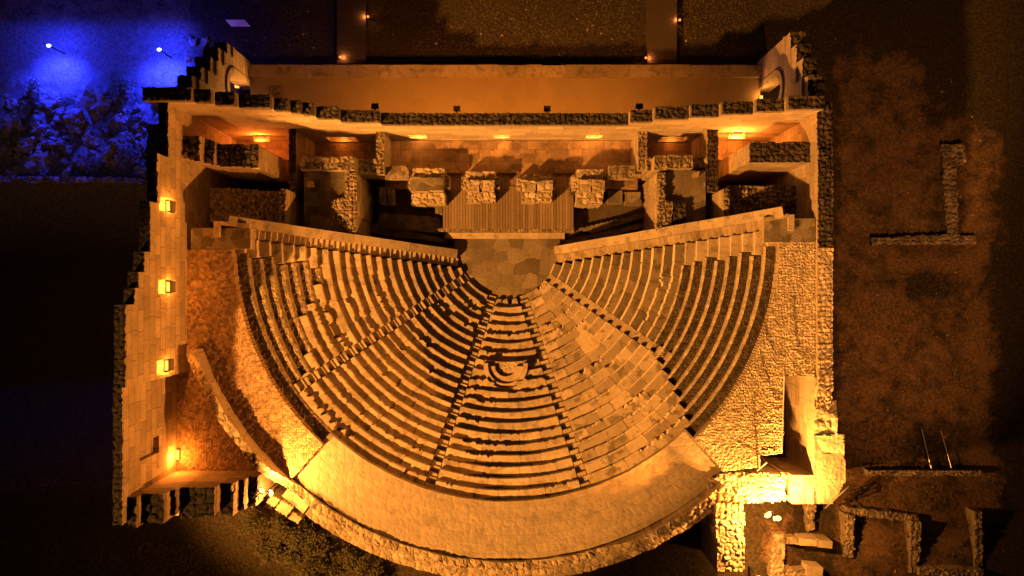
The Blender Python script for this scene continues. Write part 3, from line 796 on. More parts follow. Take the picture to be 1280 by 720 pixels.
# slabs lying in the side passages
for pts, z, lab in (([(476, 266), (548, 272), (556, 292), (470, 284)], .35, 'long tilted paving slab in the left entrance passage'),
                    ([(447, 276), (470, 280), (556, 298), (560, 304), (447, 290)], .18, 'low stone kerb along the left entrance passage beside the retaining wall'),
                    ([(722, 286), (790, 270), (815, 262), (818, 268), (740, 292)], .35, 'long paving slab in the right entrance passage'),
                    ([(706, 300), (760, 288), (815, 276), (815, 282), (706, 308)], .18, 'low stone kerb along the right entrance passage beside the retaining wall'),
                    ([(474, 234), (482, 234), (482, 254), (474, 254)], 1.5, 'squat upright stone left of the deck behind the left passage'),
                    ([(484, 234), (491, 236), (491, 255), (485, 255)], 1.4, 'thin upright stone beside the squat one at the left passage'),
                    ([(544, 254), (553, 254), (553, 268), (544, 266)], .8, 'small block against the left edge of the wooden deck'),
                    ([(760, 238), (778, 238), (778, 254), (760, 254)], .6, 'flat slab right of the last carved pier in shadow'),
                    ([(780, 240), (800, 240), (802, 256), (782, 256)], .5, 'second flat slab in shadow by the right entrance wall')):
    mb = field(PP(pts, z), z, -.2, .04, .6, .085, .04); tag(mk('stone_slab', mb, [M['rubble'], M['flag']]), lab, 'stone')
mb = MB(); mb.prism(PP([(383, 227), (391, 226), (392, 233), (384, 234)], 4.8), 4.32, 4.8); tag(mk('stone_block', mb, M['seat']), 'small pale cube of stone on the floor of the left room with slanting light', 'stone')
mb = MB(); mb.prism(PP([(868, 215), (875, 214), (873, 221), (866, 221)], 4.8), 4.32, 4.8); tag(mk('stone_block', mb, M['seat']), 'small pale cube of stone on the floor of the right room', 'stone')

# ------------------------------------------------------------------ wooden stage deck
dz = 1.0
(dx0, dy1), (dx1, dy0) = P(553.5, 233, dz), P(717, 286.5, dz)
dk = thing('stage_deck', 'brown wooden plank deck in front of the carved piers', 'stage', ((dx0+dx1)/2, (dy0+dy1)/2, -.2))
mb = MB(); n = 46; w = (dx1-dx0)/n
for k in range(n):
    mb.box(dx0+k*w+.014, dx0+(k+1)*w-.014, dy0+random.uniform(-.02, .02), dy1, dz-.05, dz+random.uniform(-.006, .006), t=random.random())
mk('deck_boards', mb, M['wood'], dk)
mb = MB()
for k in range(5): mb.box(dx0+.02, dx1-.02, dy0+.1+k*(dy1-dy0-.3)/4, dy0+.2+k*(dy1-dy0-.3)/4, dz-.25, dz-.052)
for k in range(5):
    for j in range(2): mb.box(dx0+.1+k*(dx1-dx0-.3)/4, dx0+.22+k*(dx1-dx0-.3)/4, dy0+.35+j*2.0, dy0+.47+j*2.0, -.2, dz-.252)
mk('joists', mb, M['wood'], dk)
sf = thing('stage_step', 'pale stepped stone front edge of the stage facing the orchestra', 'step', (0, P(0, 292)[1], -.2))
mb = field(PP([(543, 285.5), (718, 286), (718, 290.5), (543, 289.5)], 1.05), 1.0, -.2, .08, .25, .06, .03); mk('curb', mb, [M['rubble'], M['rubble']], sf)
mb = MB(); x = P(556, 0, .6)[0]
while x < P(704, 0, .6)[0]:
    x2 = min(P(706, 0, .6)[0], x+random.uniform(.9, 1.8)); mb.box(x, x2-.012, P(0, 298, .6)[1], P(0, 290.8, .6)[1], -.2, .62+random.uniform(-.015, .015)); x = x2
mk('lower_step', mb, M['seat'], sf)

# ------------------------------------------------------------------ carved piers of the stage front
def pier(pts, lab, seed, zt=3.0, style=''):
    c = np.mean(np.array(PP(pts, zt)), 0); t = thing('carved_pier', lab, 'pier', (c[0], c[1], .9), 'broken piers of the stage front')
    x0, x1 = min(p[0] for p in PP(pts, zt)), max(p[0] for p in PP(pts, zt)); y0, y1 = min(p[1] for p in PP(pts, zt)), max(p[1] for p in PP(pts, zt))
    w, d = x1-x0, y1-y0; rr = random.Random(seed)
    mb = field([(x0, y0), (x1, y0+.05), (x1-.04, y0+d*.34), (x0+.03, y0+d*.32)], zt-.75, -.2, .16, .45, .06, .10, k=seed); mk('front_moulding', mb, [M['pier'], M['pier']], t)
    ym = y0+d*.33
    if style == 'flat':
        mb = field([(x0+.03, ym), (x1-.1, ym+.05), (x1-.05, ym+d*.36), (x0+.06, ym+d*.4)], zt+.05, -.2, .05, .9, .06, .05, k=seed, big=.06); mk('flat_slab', mb, [M['pier'], M['flag']], t)
    else:
      mb = field([(x0+.04, ym), (x0+w*rr.uniform(.45, .55), ym), (x0+w*.5, ym+d*.34), (x0+.06, ym+d*.36)], zt-.1, -.2, .12, .6, .06, .09, k=seed+1, big=.15); mk('broken_drum', mb, [M['pier'], M['pier']], t)
      mb = field([(x0+w*.54, ym+.02), (x1-.05, ym), (x1-.02, ym+d*.33), (x0+w*.52, ym+d*.32)], zt+.12, -.2, .12, .6, .06, .09, k=seed+2, big=.15); mk('broken_drum', mb, [M['pier'], M['pier']], t)
    mb = field([(x0+.02, ym+d*.37), (x1-.02, ym+d*.35), (x1, y1), (x0+.04, y1)], zt-(1.3 if style == 'hollow' else .25)-rr.random()*.3, -.2, .14, .5, .06, .08, k=seed+3, big=.1); mk('top_block', mb, [M['pier'], M['pier']], t)
    for s in (-1, 1):
        xx = x0-.28 if s < 0 else x1-.02
        mb = field([(xx, ym+d*.15), (xx+.3, ym+d*.12), (xx+.3, ym+d*.5), (xx+.02, ym+d*.55)], 1.9+rr.random()*.4, -.2, .2, .3, .06, .06, k=seed+5); mk('side_fragment', mb, [M['pier'], M['pier']], t)
pier([(512, 209), (555, 209), (555, 254), (514, 254)], 'leftmost carved stone pier behind the deck with a broad flat top', 3, 3.1, 'flat')
pier([(581, 213), (619, 213), (619, 251), (582, 251)], 'square carved stone pier split by dark cracks, second from the left behind the deck', 14, 2.8)
pier([(651, 213), (691, 213), (690, 251), (652, 251)], 'carved stone pier with a hollow broken top, third from the left behind the deck', 25, 3.0, 'hollow')
pier([(722, 210), (756, 210), (754, 254), (722, 254)], 'rightmost carved stone pier beside a green weed', 36, 3.3)
rub('lintel_slab', [(481, 208), (505, 207), (511, 213), (510, 224), (481, 224)], 3.0, 2.5, 'flat dark-topped lintel slab left of the first carved pier', 'stone', 'rubble', 'seat', amp=.05)
for pts, z in (([(482, 210), (487, 210), (487, 223), (482, 223)], 2.49),):
    pass
rub('lintel_slab', [(761, 207), (795, 207), (793, 224), (761, 224)], 3.0, 2.5, 'rough rubble-topped slab right of the last carved pier', 'stone', 'rubble', 'seat', amp=.12)
for x0, x1, y0, y1, lab in ((484, 508, 210, 222, 'stone support under the dark-topped lintel slab'), (764, 792, 209, 222, 'stone support under the rough slab right of the piers')):
    mb = MB(); a, b = P(x0, y1, 2.5), P(x1, y0, 2.5); mb.box(a[0]+.1, b[0]-.1, a[1]+.1, b[1]-.1, -.2, 2.497); tag(mk('stone_support', mb, M['ashlar']), lab, 'stone')
for (a, b) in ((556, 578), (622, 648), (694, 720)):
    mb = field(PP([(a, 212), (b, 212), (b, 216), (a, 216)], 1.2), 1.15, .9, .05, .4, .07, .03)
    tag(mk('door_sill', mb, [M['floor'], M['floor']]), {556: 'worn stone sill between the first and second carved piers', 622: 'worn stone sill between the two middle carved piers', 694: 'worn stone sill between the third and last carved piers'}[a], 'sill')

# ------------------------------------------------------------------ portico behind the stage
(ax, ay), (bx, by) = P(310, 95.5, .4), P(950, 135, .4)
mb = field([(-18.85, 11.26), (17.9, 11.26), (17.9, ay), (-18.85, ay)], .4, -.5, .012, .9, .2, 0)
structure('portico_floor', mb, [M['portico'], M['portico']])
mb = MB(); x = -18.85; y0, y1 = P(0, 95.5, .75)[1], P(0, 81, .75)[1]
while x < 17.9-.1:
    x2 = min(17.9, x+random.uniform(1.1, 2.6)); d = random.uniform(-.03, .03)
    mb.box(x, x2-.015, y0+random.uniform(-.02, .02), y1+d, -.5, .74+random.uniform(-.02, .02)); x = x2
tag(mk('stylobate', mb, M['seat']), 'long row of worn stone blocks edging the lit portico floor', 'kerb')

def arch_wall(xf, thick, steps, ac, aw, zc, lab, seed):
    """wall in the plane x=xf with stepped top and an arched doorway"""
    t = thing('arch_wall', lab, 'wall', (xf+thick/2, 13.5, -.4), 'arched end walls of the portico')
    outline = []
    y_lo, y_hi = steps[0][0], steps[-1][1]
    zr = zc-aw
    prof = [(y_lo, -.4)]
    for a, b, z in steps:
        prof += [(a, z), (b-.03, z+random.uniform(-.12, .12))]
    prof += [(y_hi, -.4), (ac+aw, -.4)]
    n = 14
    prof += [(ac+aw*cos(pi*k/n), zr+aw*sin(pi*k/n)) for k in range(n+1)] + [(ac-aw, -.4)]
    def ex(mb, prof, x0, x1, tt=.5):
        n_ = len(prof); o = len(mb.v)
        mb.v.extend([(x0, a, b) for a, b in prof]); mb.v.extend([(x1, a, b) for a, b in prof])
        mb.quad(list(range(o, o+n_)), 0, tt); mb.quad(list(range(o+n_, o+2*n_))[::-1], 0, tt)
        for i in range(n_):
            k = (i+1) % n_; mb.quad((o+k, o+i, o+n_+i, o+n_+k), 0, tt)
    mb = MB(); ex(mb, prof, xf, xf+thick)
    o = mk('wall_body', mb, M['ashlar'], t)
    import bmesh
    def fix(o):
        bm = bmesh.new(); bm.from_mesh(o.data); bmesh.ops.recalc_face_normals(bm, faces=bm.faces); bm.to_mesh(o.data); bm.free()
    fix(o)
    sgn = -1 if thick > 0 else 1
    mb = MB()
    for k in range(11):
        a0, a1 = pi*k/11+.012, pi*(k+1)/11-.012
        pr = [(ac+(aw-.0)*cos(a0), zr+aw*sin(a0)), (ac+(aw+.42)*cos(a0), zr+(aw+.42)*sin(a0)), (ac+(aw+.42)*cos(a1), zr+(aw+.42)*sin(a1)), (ac+aw*cos(a1), zr+aw*sin(a1))]
        ex(mb, pr, xf+sgn*.10, xf-sgn*.02, random.random())
    for s in (-1, 1):
        yy = ac+s*(aw+.21); pr = [(yy-.21, .35), (yy+.21, .35), (yy+.21, zr-.01), (yy-.21, zr-.01)]; ex(mb, pr, xf+sgn*.09, xf-sgn*.02, .6)
    fix(mk('arch_ring', mb, M['seat'], t))
    for a, b, z in steps:
        mb = MB()
        pr = [(a+.02, z-.75), (b-.05, z-.75), (b-.05, z-.5), (a+.02, z-.5)]; ex(mb, pr, xf+sgn*.12, xf-sgn*.02, random.random())
        fix(mk('cornice', mb, M['seat'], t))
    for a, b, z in steps:
        f0, f1 = sorted((xf+sgn*.03, xf+thick))
        mb = field([(f0, a+.02), (f1, a+.02), (f1, b-.05), (f0, b-.05)], z+.3, z-.12, .28, .45, .085, .06, k=int(z*13)+seed, big=.15)
        mk('capstone', mb, [M['ashlar'], M['rubble_dark']], t)
arch_wall(-18.88, -.9, [(11.27, 12.6, 9.2), (12.6, 13.5, 8.0), (13.5, 14.5, 6.8), (14.5, 15.5, 5.6), (15.5, 16.3, 4.2)], 13.55, .95, 4.2, 'ruined arched wall at the left end of the portico with a lamp in its doorway', 1)
arch_wall(17.93, .9, [(11.27, 12.9, 8.2), (12.9, 14.2, 7.3), (14.2, 15.4, 6.4), (15.4, 16.5, 5.5)], 13.4, .95, 4.2, 'ruined arched wall at the right end of the portico with a dark doorway', 4)
mb = field(PP([(336, 107), (351, 107), (351, 121), (336, 121)], .6), .55, .39, .12, .3, .07, .04); tag(mk('stone_slab', mb, [M['rubble'], M['rubble']]), 'square broken stone in the portico floor near the left arch', 'stone')

# ------------------------------------------------------------------ right-hand ruins next to the terrace
ZP = 8.6
pit = MB(); a, b = P(981, 594, ZP), P(1019, 470, ZP)
rub('pit_wall', [(1018, 471), (1030, 471), (1030, 500), (1046, 502), (1046, 545), (1018, 545)], ZP, 3.0, 'ragged pale wall top on the right edge of the sunken room', top='rubble_pale', amp=.12, cell=1.3, big=.25, side='ashlar')
rub('pit_wall', [(1018, 545.5), (1055, 543), (1057, 600), (1040, 630), (1018, 630)], ZP, 3.0, 'brightly lit wide corner of the wall beside the sunken room', top='rubble_pale', amp=.07, cell=1.7, side='ashlar', edge=.1)
rub('pit_wall', [(990, 594), (1017.5, 594), (1017.5, 630), (990, 630)], ZP, 3.0, 'brightly lit wall top below the sunken room', top='rubble_pale', amp=.07, cell=1.5, side='ashlar')
rub('pit_wall', [(892, 598), (910, 591), (984, 593), (982, 627), (940, 629), (893, 626), (886, 612)], ZP-.1, 3.0, 'pale rubble wall top joining the curved wall to the sunken room', top='rubble_pale', amp=.2, cell=.4, side='ashlar', edge=.14)
rub('ruin_wall', [(895, 628.5), (930, 629), (931, 714), (897, 716)], 8.2, 3.0, 'broad rubble wall running downwards from the end of the curved wall', top='rubble_pale', amp=.22, cell=.36, side='rubble', edge=.1)
mb = MB(); mb.prism(PP([(950, 569), (979, 567), (982, 471), (1019, 471), (1019, 594), (950, 594)], 4.2), 3.6, 4.2); structure('pit_floor', mb, M['dark_floor'])
# thin steel edge and post by the pit
mb = MB(); p0, p1 = P(981, 470, ZP+.1), P(977.5, 566, ZP+.1)
mb.tube([(p0[0], p0[1], GZ+.15), (p1[0], p1[1], GZ+.15)], .045); mb.tube([(p1[0], p1[1], GZ+.15), (*P(952, 568, GZ), GZ+.15)], .045)
tag(mk('steel_rail', mb, M['steel']), 'thin pale rail along the left edge of the sunken room', 'rail')
mb = MB(); a = P(947.5, 590, GZ); mb.tube([(a[0], a[1], GZ-.2), (a[0]+.1, a[1]+.9, GZ+1.2)], .04); tag(mk('steel_post', mb, M['steel']), 'thin pale steel post leaning at the corner of the sunken room', 'post')
for pts, lab in (([(955, 380), (958, 418), (968, 440), (980, 446)], 'thin black cable curving over the pale rubble terrace towards the rail'), ([(992, 370), (995, 415), (1000, 440), (1020, 446)], 'thin black cable over the rubble terrace nearest the eastern wall'),
                 ([(950, 440), (962, 480), (968, 497), (979, 499)], 'thin black cable bending to the middle of the pale rail'), ([(922, 554), (940, 562), (953, 569)], 'short black cable near the leaning steel post')):
    mb = MB(); P3 = [(*P(x, y, GZ+.1), GZ+.05) for x, y in pts]
    Q = []
    for u in np.linspace(0, len(P3)-1, 16):
        i = min(int(u), len(P3)-2); f = u-i; Q.append(tuple(P3[i][k]*(1-f)+P3[i+1][k]*f + (.04*sin(u*9+k) if k < 2 else 0) for k in range(3)))
    mb.tube(Q, .018, 5); tag(mk('cable', mb, M['cable']), lab, 'cable')

# low ruin walls on the waste ground
def low(pts, z, lab, top='rubble', amp=.16, cell=.32, big=.1, k=0):
    hgt = .6 if z > 1 else .32
    for _ in range(3): z = float(np.mean([hz(*p) for p in PP(pts, z)]))+hgt
    zb = min(hz(*p) for p in PP(pts, z))-.3
    return rub('ruin_wall', pts, z, zb, lab, top=top, side='rubble', amp=amp, cell=cell, big=big, edge=.12, k=k)
low([(967, 668), (981, 668), (980, 722), (963, 722)], 5.9, 'thick low rubble wall just below the glaring lamp')
low([(981, 671), (1002, 672), (1002, 682), (981, 680)], 5.6, 'short low wall of small stones right of the thick wall below the lamp')
mbk = [([(1000, 673), (1021, 675), (1021, 683), (1000, 682)], 'pale cut block at the end of the short low wall'), ([(1023, 675), (1041, 677), (1040, 686), (1022, 684)], 'last pale cut block standing free of the short low wall')]
for pts, lab in mbk:
    mb = MB(); mb.prism(PP(pts, 5.3), 4.0, 5.3); tag(mk('cut_block', mb, M['seat']), lab, 'stone')
mb = MB(); mb.prism(PP([(1009, 707), (1029, 710), (1028, 721), (1008, 720)], 5.4), 4.0, 5.4); tag(mk('cut_block', mb, M['seat']), 'large pale cut block near the bottom of the small room', 'stone')
low([(980, 710), (1008, 713), (1008, 722), (980, 721)], 5.5, 'low wall footing beside the large pale cut block at the bottom')
low([(1057, 634), (1149, 644), (1149, 652), (1057, 643)], 6.0, 'upper low wall of the square ruined room')
low([(1057, 643), (1069, 645), (1067, 697), (1055, 697)], 6.1, 'left low wall of the square ruined room')
low([(1140, 652), (1151, 653), (1149, 716), (1137, 715)], 6.2, 'right low wall of the square ruined room')
low([(1008, 631), (1020, 631), (1017, 662), (1010, 665)], 5.8, 'short wall stub hanging below the brightly lit wall top')
low([(1150, 711), (1230, 712), (1230, 722), (1150, 721)], 5.5, 'faint low wall running right from the square ruined room at the bottom')
low([(1219, 640), (1228, 640), (1229, 708), (1219, 708)], 5.3, 'dim low wall at the far lower right')
low([(1085, 588), (1228, 588.5), (1228, 594), (1085, 595)], 4.1, 'long thin line of stones across the waste ground below the steel stair')
low([(1090, 297), (1180, 293), (1220, 294), (1220, 305), (1090, 307)], .4, 'long low wall lying across the waste ground, bar of a T shape', amp=.2)
low([(1177, 180), (1205, 180), (1207, 205), (1195, 206), (1199, 293), (1184, 293)], .4, 'low wall standing on the long bar to form a T shape', amp=.22, cell=.4)
# steel stair and mesh fence
st = thing('steel_stair', 'thin steel stair with white rails lying on the dark ground at the right', 'stairs', (*P(1170, 565, 2.2), 2))
def L3(px_, py_, dz=.1):
    x, y = P(px_, py_, 2.0); x, y = P(px_, py_, hz(x, y)); z = hz(x, y)+dz; x, y = P(px_, py_, z); return (x, y, z)
for a, b in (((1152, 536), (1165, 590)), ((1176, 538), (1190, 588))):
    mb = MB(); mb.tube([L3(*a, .35), L3((a[0]+b[0])/2, (a[1]+b[1])/2, .35), L3(*b, .35)], .03); mk('handrail', mb, M['steel'], st)
mb = MB()
for k in range(12):
    f = k/11; mb.tube([L3(1152+13*f, 536+54*f, .3), L3(1176+14*f, 538+50*f, .3)], .014, 5)
mk('treads', mb, M['black'], st)
fe = thing('mesh_fence', 'small tilted pale metal fence panel at the corner of the bright wall', 'fence', (*P(1050, 618, 5), 4.6))
def Lf(u, v): return (*P(1037+24*u+3*v, 630-22*u+(-8+4*u)*v*0+6*v, 6.2), 6.2-.6*v)
mb = MB(); mb.tube([Lf(0, 0), Lf(1, 0)], .04); mb.tube([Lf(0, 1.2), Lf(1, 1.2)], .04); mk('rails', mb, M['steel'], fe)
mb = MB()
for k in range(5): mb.tube([Lf(k/4, 0), Lf(k/4, 2.4)], .035)
mk('uprights', mb, M['steel'], fe)

# ------------------------------------------------------------------ north side: boardwalks, sign panel
for x0, x1, lab in ((421, 457, 'dim wooden boardwalk leading to the portico on the left, between two bollard lamps'), (809, 846, 'dim wooden boardwalk leading to the portico on the right, between two bollard lamps')):
    mb = MB(); a = P(x0, 0, .1)[0]; b = P(x1, 0, .1)[0]; y = P(0, 79, .1)[1]
    while y < 24:
        mb.box(a, b, y, y+.19, -.35, .10+random.uniform(-.005, .005)); y += .2
    tag(mk('boardwalk', mb, M['dark_wood']), lab, 'boardwalk', 'boardwalks north of the portico')
sp = thing('sign_panel', 'blank white slanted information panel on two posts at the top left', 'sign', (*P(297, 29, .8), -.3))
a = P(282, 25, 1.0); b = P(306, 25, 1.0); c = P(313, 33, .8); d = P(289, 33, .8)
mb = MB(); mb.prism([a, b, c, d], .7, [1.05, 1.05, .82, .82]); 
vs = mb.v; mb.v = [(x, y, (z-.06 if False else z)) for x, y, z in vs]
for k in range(4):
    x, y, _ = mb.v[k]; zt = [w for w in mb.v[4:] if abs(w[0]-x) < 1e-9 and abs(w[1]-y) < 1e-9][0][2]; mb.v[k] = (x, y, zt-.05)
mk('panel', mb, M['white_panel'], sp)
for q in ((a[0]+.35, a[1]-.1), (c[0]-.35, c[1]+.1)):
    mb = MB(); mb.tube([(q[0], q[1], -.5), (q[0], q[1], .76)], .035); mk('post', mb, M['black'], sp)

# ------------------------------------------------------------------ rocks under the blue lamps
rk = random.Random(5)
big = [(118, 128, 1.0), (92, 150, .9), (60, 128, .8), (150, 180, .7), (30, 180, .7), (70, 178, .75), (200, 118, .7), (130, 195, .8), (100, 200, .8), (40, 205, .8), (170, 150, .8), (15, 150, .9), (20, 212, .7)]
spots = big + [(rk.uniform(0, 178), rk.uniform(112, 218), rk.uniform(.15, .5)) for _ in range(150)]
spots += [(rk.uniform(228, 262), rk.uniform(42, 72), rk.uniform(.2, .4)) for _ in range(10)]
for n_, (x, y, s) in enumerate(spots):
    gx_, gy_ = P(x, y, .3); z = hz(gx_, gy_)
    mb = MB(); mb.blob((gx_, gy_, z+s*.15), (s*rk.uniform(.8, 1.2), s*rk.uniform(.6, 1), s*rk.uniform(.4, .8)), seed=n_, n=4 if s > .6 else 3, rough=.5)
    lab = 'large blue-lit boulder among the rocks below the two blue lamps' if s > .6 else ('small blue-lit stone in the rock field below the two blue lamps' if x < 200 else 'small pinkish stone beside the left arched wall')
    tag(mk('boulder', mb, M['rock']), lab, 'rock', 'blue-lit boulders' if x < 205 and s > .6 else ('blue-lit stones' if x < 205 else 'stones beside the left arch'))
mb = field(PP([(-40, 219), (174, 222), (174, 229), (-40, 228)], .7), .75, -1.6, .3, .5, .09, .1, big=.1)
tag(mk('terrace_wall', mb, [M['rubble'], M['rock']]), 'low dark stone wall along the lower edge of the blue-lit rocks', 'wall')
mb = field(PP([(180, 150), (200, 152), (200, 225), (178, 222)], 3), lambda x, y: 2.6+0*x, -1.5, .5, .9, .12, .2, big=.5)
tag(mk('fallen_masonry', mb, [M['rubble_dark'], M['rubble_dark']]), 'dark heap of fallen masonry against the outside of the tall western wall', 'rubble')

# ------------------------------------------------------------------ plants
def bush(px_, py_, r, n, lab, seed):
    x, y = P(px_, py_, 5.5 if py_ > 300 else .3); z = hz(x, y); rr = random.Random(seed)
    t = thing('bush', lab, 'bush', (x, y, z), 'dark bushes below the curved wall' if py_ > 300 else 'shrubs among the blue-lit rocks')
    mb = MB()
    for k in range(7):
        a = rr.uniform(0, 2*pi); mb.tube([(x, y, z-.1), (x+cos(a)*r*.4, y+sin(a)*r*.4, z+r*.5), (x+cos(a)*r*.8, y+sin(a)*r*.8, z+r*rr.uniform(.6, 1.1))], [.04, .03, .012], 5)
    mk('stems', mb, M['stem'], t)
    cl = [(rr.gauss(0, .45)*r, rr.gauss(0, .45)*r, abs(rr.gauss(.6, .3))*r) for _ in range(9)]
    mb = MB()
    for k in range(n):
        c = rr.choice(cl); s = rr.uniform(.05, .12)
        p = (x+c[0]+rr.gauss(0, .2)*r, y+c[1]+rr.gauss(0, .2)*r, z+max(.05, c[2]+rr.gauss(0, .16)*r))
        a = rr.uniform(0, 2*pi); tl = rr.uniform(-.7, .7); u = (cos(a)*s, sin(a)*s, tl*s); w = (-sin(a)*s*.5, cos(a)*s*.5, rr.uniform(-.4, .4)*s)
        mb.add([tuple(p[i]-u[i] for i in range(3)), tuple(p[i]+w[i] for i in range(3)), tuple(p[i]+u[i] for i in range(3)), tuple(p[i]-w[i] for i in range(3))], [(0, 1, 2, 3)], 0, rr.random())
    mk('leaves', mb, M['leaf' if py_ > 300 else 'grey_leaf'], t)
for k, (x, y, r, lab) in enumerate(((358, 655, .9, 'pale dry bush just below the mast lamp'), (375, 672, 1.1, 'dark bush right of the pale dry bush below the mast lamp'), (400, 690, 1.2, 'dark bush midway along the lower left of the curved wall'),
                       (430, 700, 1.1, 'dark bush touching the outside of the curved wall'), (345, 690, 1.2, 'dark bush farther out from the curved wall below the mast lamp'), (390, 715, 1.3, 'dark bush at the bottom edge on the left'),
                       (460, 716, .9, 'dark bush at the bottom edge next to the curved wall'), (318, 655, 1.0, 'dark bush between the stepped ruined wall and the mast lamp'))):
    bush(x, y, r, 1500, lab, k)
mb = MB(); rr = random.Random(9)
cx_, cy_ = P(718, 236, 2)
for k in range(160):
    a = rr.uniform(0, 2*pi); s = rr.uniform(.04, .09); p = (cx_+rr.gauss(0, .14), cy_+rr.gauss(0, .2), .95+abs(rr.gauss(.3, .3)))
    mb.add([(p[0]-cos(a)*s, p[1]-sin(a)*s, p[2]), (p[0]-sin(a)*s*.5, p[1]+cos(a)*s*.5, p[2]+.03), (p[0]+cos(a)*s, p[1]+sin(a)*s, p[2]+.02), (p[0]+sin(a)*s*.5, p[1]-cos(a)*s*.5, p[2]-.03)], [(0, 1, 2, 3)])
tag(mk('weed', mb, M['leaf']), 'small green weed growing beside the rightmost carved pier', 'plant')
# tufts of dry grass over the open ground
mb = MB(); rr = random.Random(3)
for k in range(26000):
    q = rr.random()
    if q < .55: px_, py_ = rr.uniform(1048, 1290), rr.uniform(-10, 730)
    elif q < .8: px_, py_ = rr.uniform(230, 1048), rr.uniform(-10, 76)
    else: px_, py_ = rr.uniform(-10, 480), rr.uniform(600, 730)
    x, y = P(px_, py_, 0); z = hz(x, y); x, y = P(px_, py_, z)
    if q >= .8 and (np.hypot(x-CX, y-CY) < 21 or (x > -21.5 and y > -12.8)): continue
    if vnoise(x*.5, y*.5, 77) < .42 or (px_ > 1040 and py_ < 170) or px_ > 1245: continue
    for b in range(3):
        a = rr.uniform(0, 2*pi); s = rr.uniform(.06, .2); w = .018
        mb.add([(x-w*sin(a), y+w*cos(a), z-.02), (x+w*sin(a), y-w*cos(a), z-.02), (x+cos(a)*s, y+sin(a)*s, z+s*rr.uniform(.5, 1.1))], [(0, 1, 2)], 0, rr.random())
M['drygrass'] = plain('dry_grass', (.11, .085, .042), .9)
g = mk('grass', mb, M['drygrass']); g['kind'] = 'stuff'

mb = MB(); rr = random.Random(21)
for k in range(420):
    if k < 300: px_, py_ = rr.uniform(1050, 1245), rr.uniform(90, 715)
    else: px_, py_ = rr.uniform(235, 1100), rr.uniform(0, 74)
    x, y = P(px_, py_, 1); z = hz(x, y); s = abs(rr.gauss(.02, .04))+.025
    mb.blob((x, y, z), (s, s*rr.uniform(.6, 1), s*.7), seed=k, n=1, rough=.3)
g = mk('gravel', mb, M['rubble']); g['kind'] = 'stuff'
for k, (x, y, r, lab) in enumerate(((150, 110, .9, 'blue-lit shrub at the upper right of the rock field'), (40, 120, 1.0, 'blue-lit shrub at the upper left of the rock field'), (115, 205, .8, 'blue-lit shrub low in the middle of the rock field'), (165, 195, .9, 'blue-lit shrub near the dark masonry right of the rock field'))):
    bush(x, y, r, 900, lab, 40+k)

# ------------------------------------------------------------------ lamps
AMBER = (1.0, .368, .058)
def lamp_light(name, kind, loc, power, color, size=.08, aim=None, cone=None, blend=.4):
    l = bpy.data.lights.new(name, kind); l.energy = power; l.color = color
    l.shadow_soft_size = size
    o = bpy.data.objects.new(name, l); COL.objects.link(o); o.location = loc
    if kind == 'SPOT':
        import mathutils
        l.spot_size = R(cone); l.spot_blend = blend
        d = mathutils.Vector(aim)-mathutils.Vector(loc); o.rotation_euler = d.to_track_quat('-Z', 'Y').to_euler()
    return o
def head(t, loc, aim, s, glow):
    """lamp housing with a domed lens, looking from loc towards aim"""
    import mathutils
    d = (mathutils.Vector(aim)-mathutils.Vector(loc)).normalized(); u = mathutils.Vector((0, 0, 1)).cross(d)
    u = u.normalized() if u.length > .01 else mathutils.Vector((1, 0, 0)); w = d.cross(u)
    L = mathutils.Vector(loc)
    def P_(a, b, c): return tuple(L+u*a*s+w*b*s+d*c*s)
    mb = MB()
    vs = [P_(a, b, c) for c, k in ((-.45, .7), (0, 1)) for a, b in ((-.5*k, -.35*k), (.5*k, -.35*k), (.5*k, .35*k), (-.5*k, .35*k))]
    mb.add(vs, [(3,2,1,0), (4,5,6,7), (0,1,5,4), (1,2,6,5), (2,3,7,6), (3,0,4,7)])
    mk('housing', mb, M['black'], t)
    mb = MB(); rings = []
    for c, k in ((.01, .95), (.12, .85), (.2, .5)):
        o = len(mb.v); mb.v.extend([P_(.5*k*cos(q*pi/6), .36*k*sin(q*pi/6), c) for q in range(12)]); rings.append(o)
    for a, b in zip(rings, rings[1:]):
        for q in range(12): mb.quad((a+q, a+(q+1) % 12, b+(q+1) % 12, b+q))
    mb.quad([rings[-1]+q for q in range(12)])
    mk('lens', mb, M[glow], t)
def mast_lamp(px_, py_, z, aims, s, glow, lab, base=None):
    x, y = P(px_, py_, z); zb = base if base is not None else hz(x, y)
    t = thing('mast_lamp', lab, 'lamp', (x, y, zb))
    mb = MB(); mb.tube([(x, y, zb-.1), (x, y, z-.1)], [.06, .045], 8); mk('mast', mb, M['black'], t)
    for k, a in enumerate(aims): head(t, (x+(k-.5*(len(aims)-1))*s*1.3, y+(k-.5*(len(aims)-1))*-s*.4, z), a, s, glow)
    return (x, y, z)

# tall mast far off to the south-west that lights the whole theatre
az, el, dist = R(219.0), R(40.5), 70.0
tgt = (-3.0, -2.0, 4.0)
mp_ = (tgt[0]+dist*cos(el)*cos(az), tgt[1]+dist*cos(el)*sin(az), tgt[2]+dist*sin(el))
lamp_light('offframe_beam', 'SPOT', mp_, 640000, AMBER, 1.3, tgt, 30.5, .22)
# unseen spot to the south, added to brighten the waste ground east of the theatre
lamp_light('offframe_beam', 'SPOT', (25.0, -27.0, 33.0), 64000, (1.0, .36, .075), .2, (26.5, 6.0, 0.0), 44, .9)
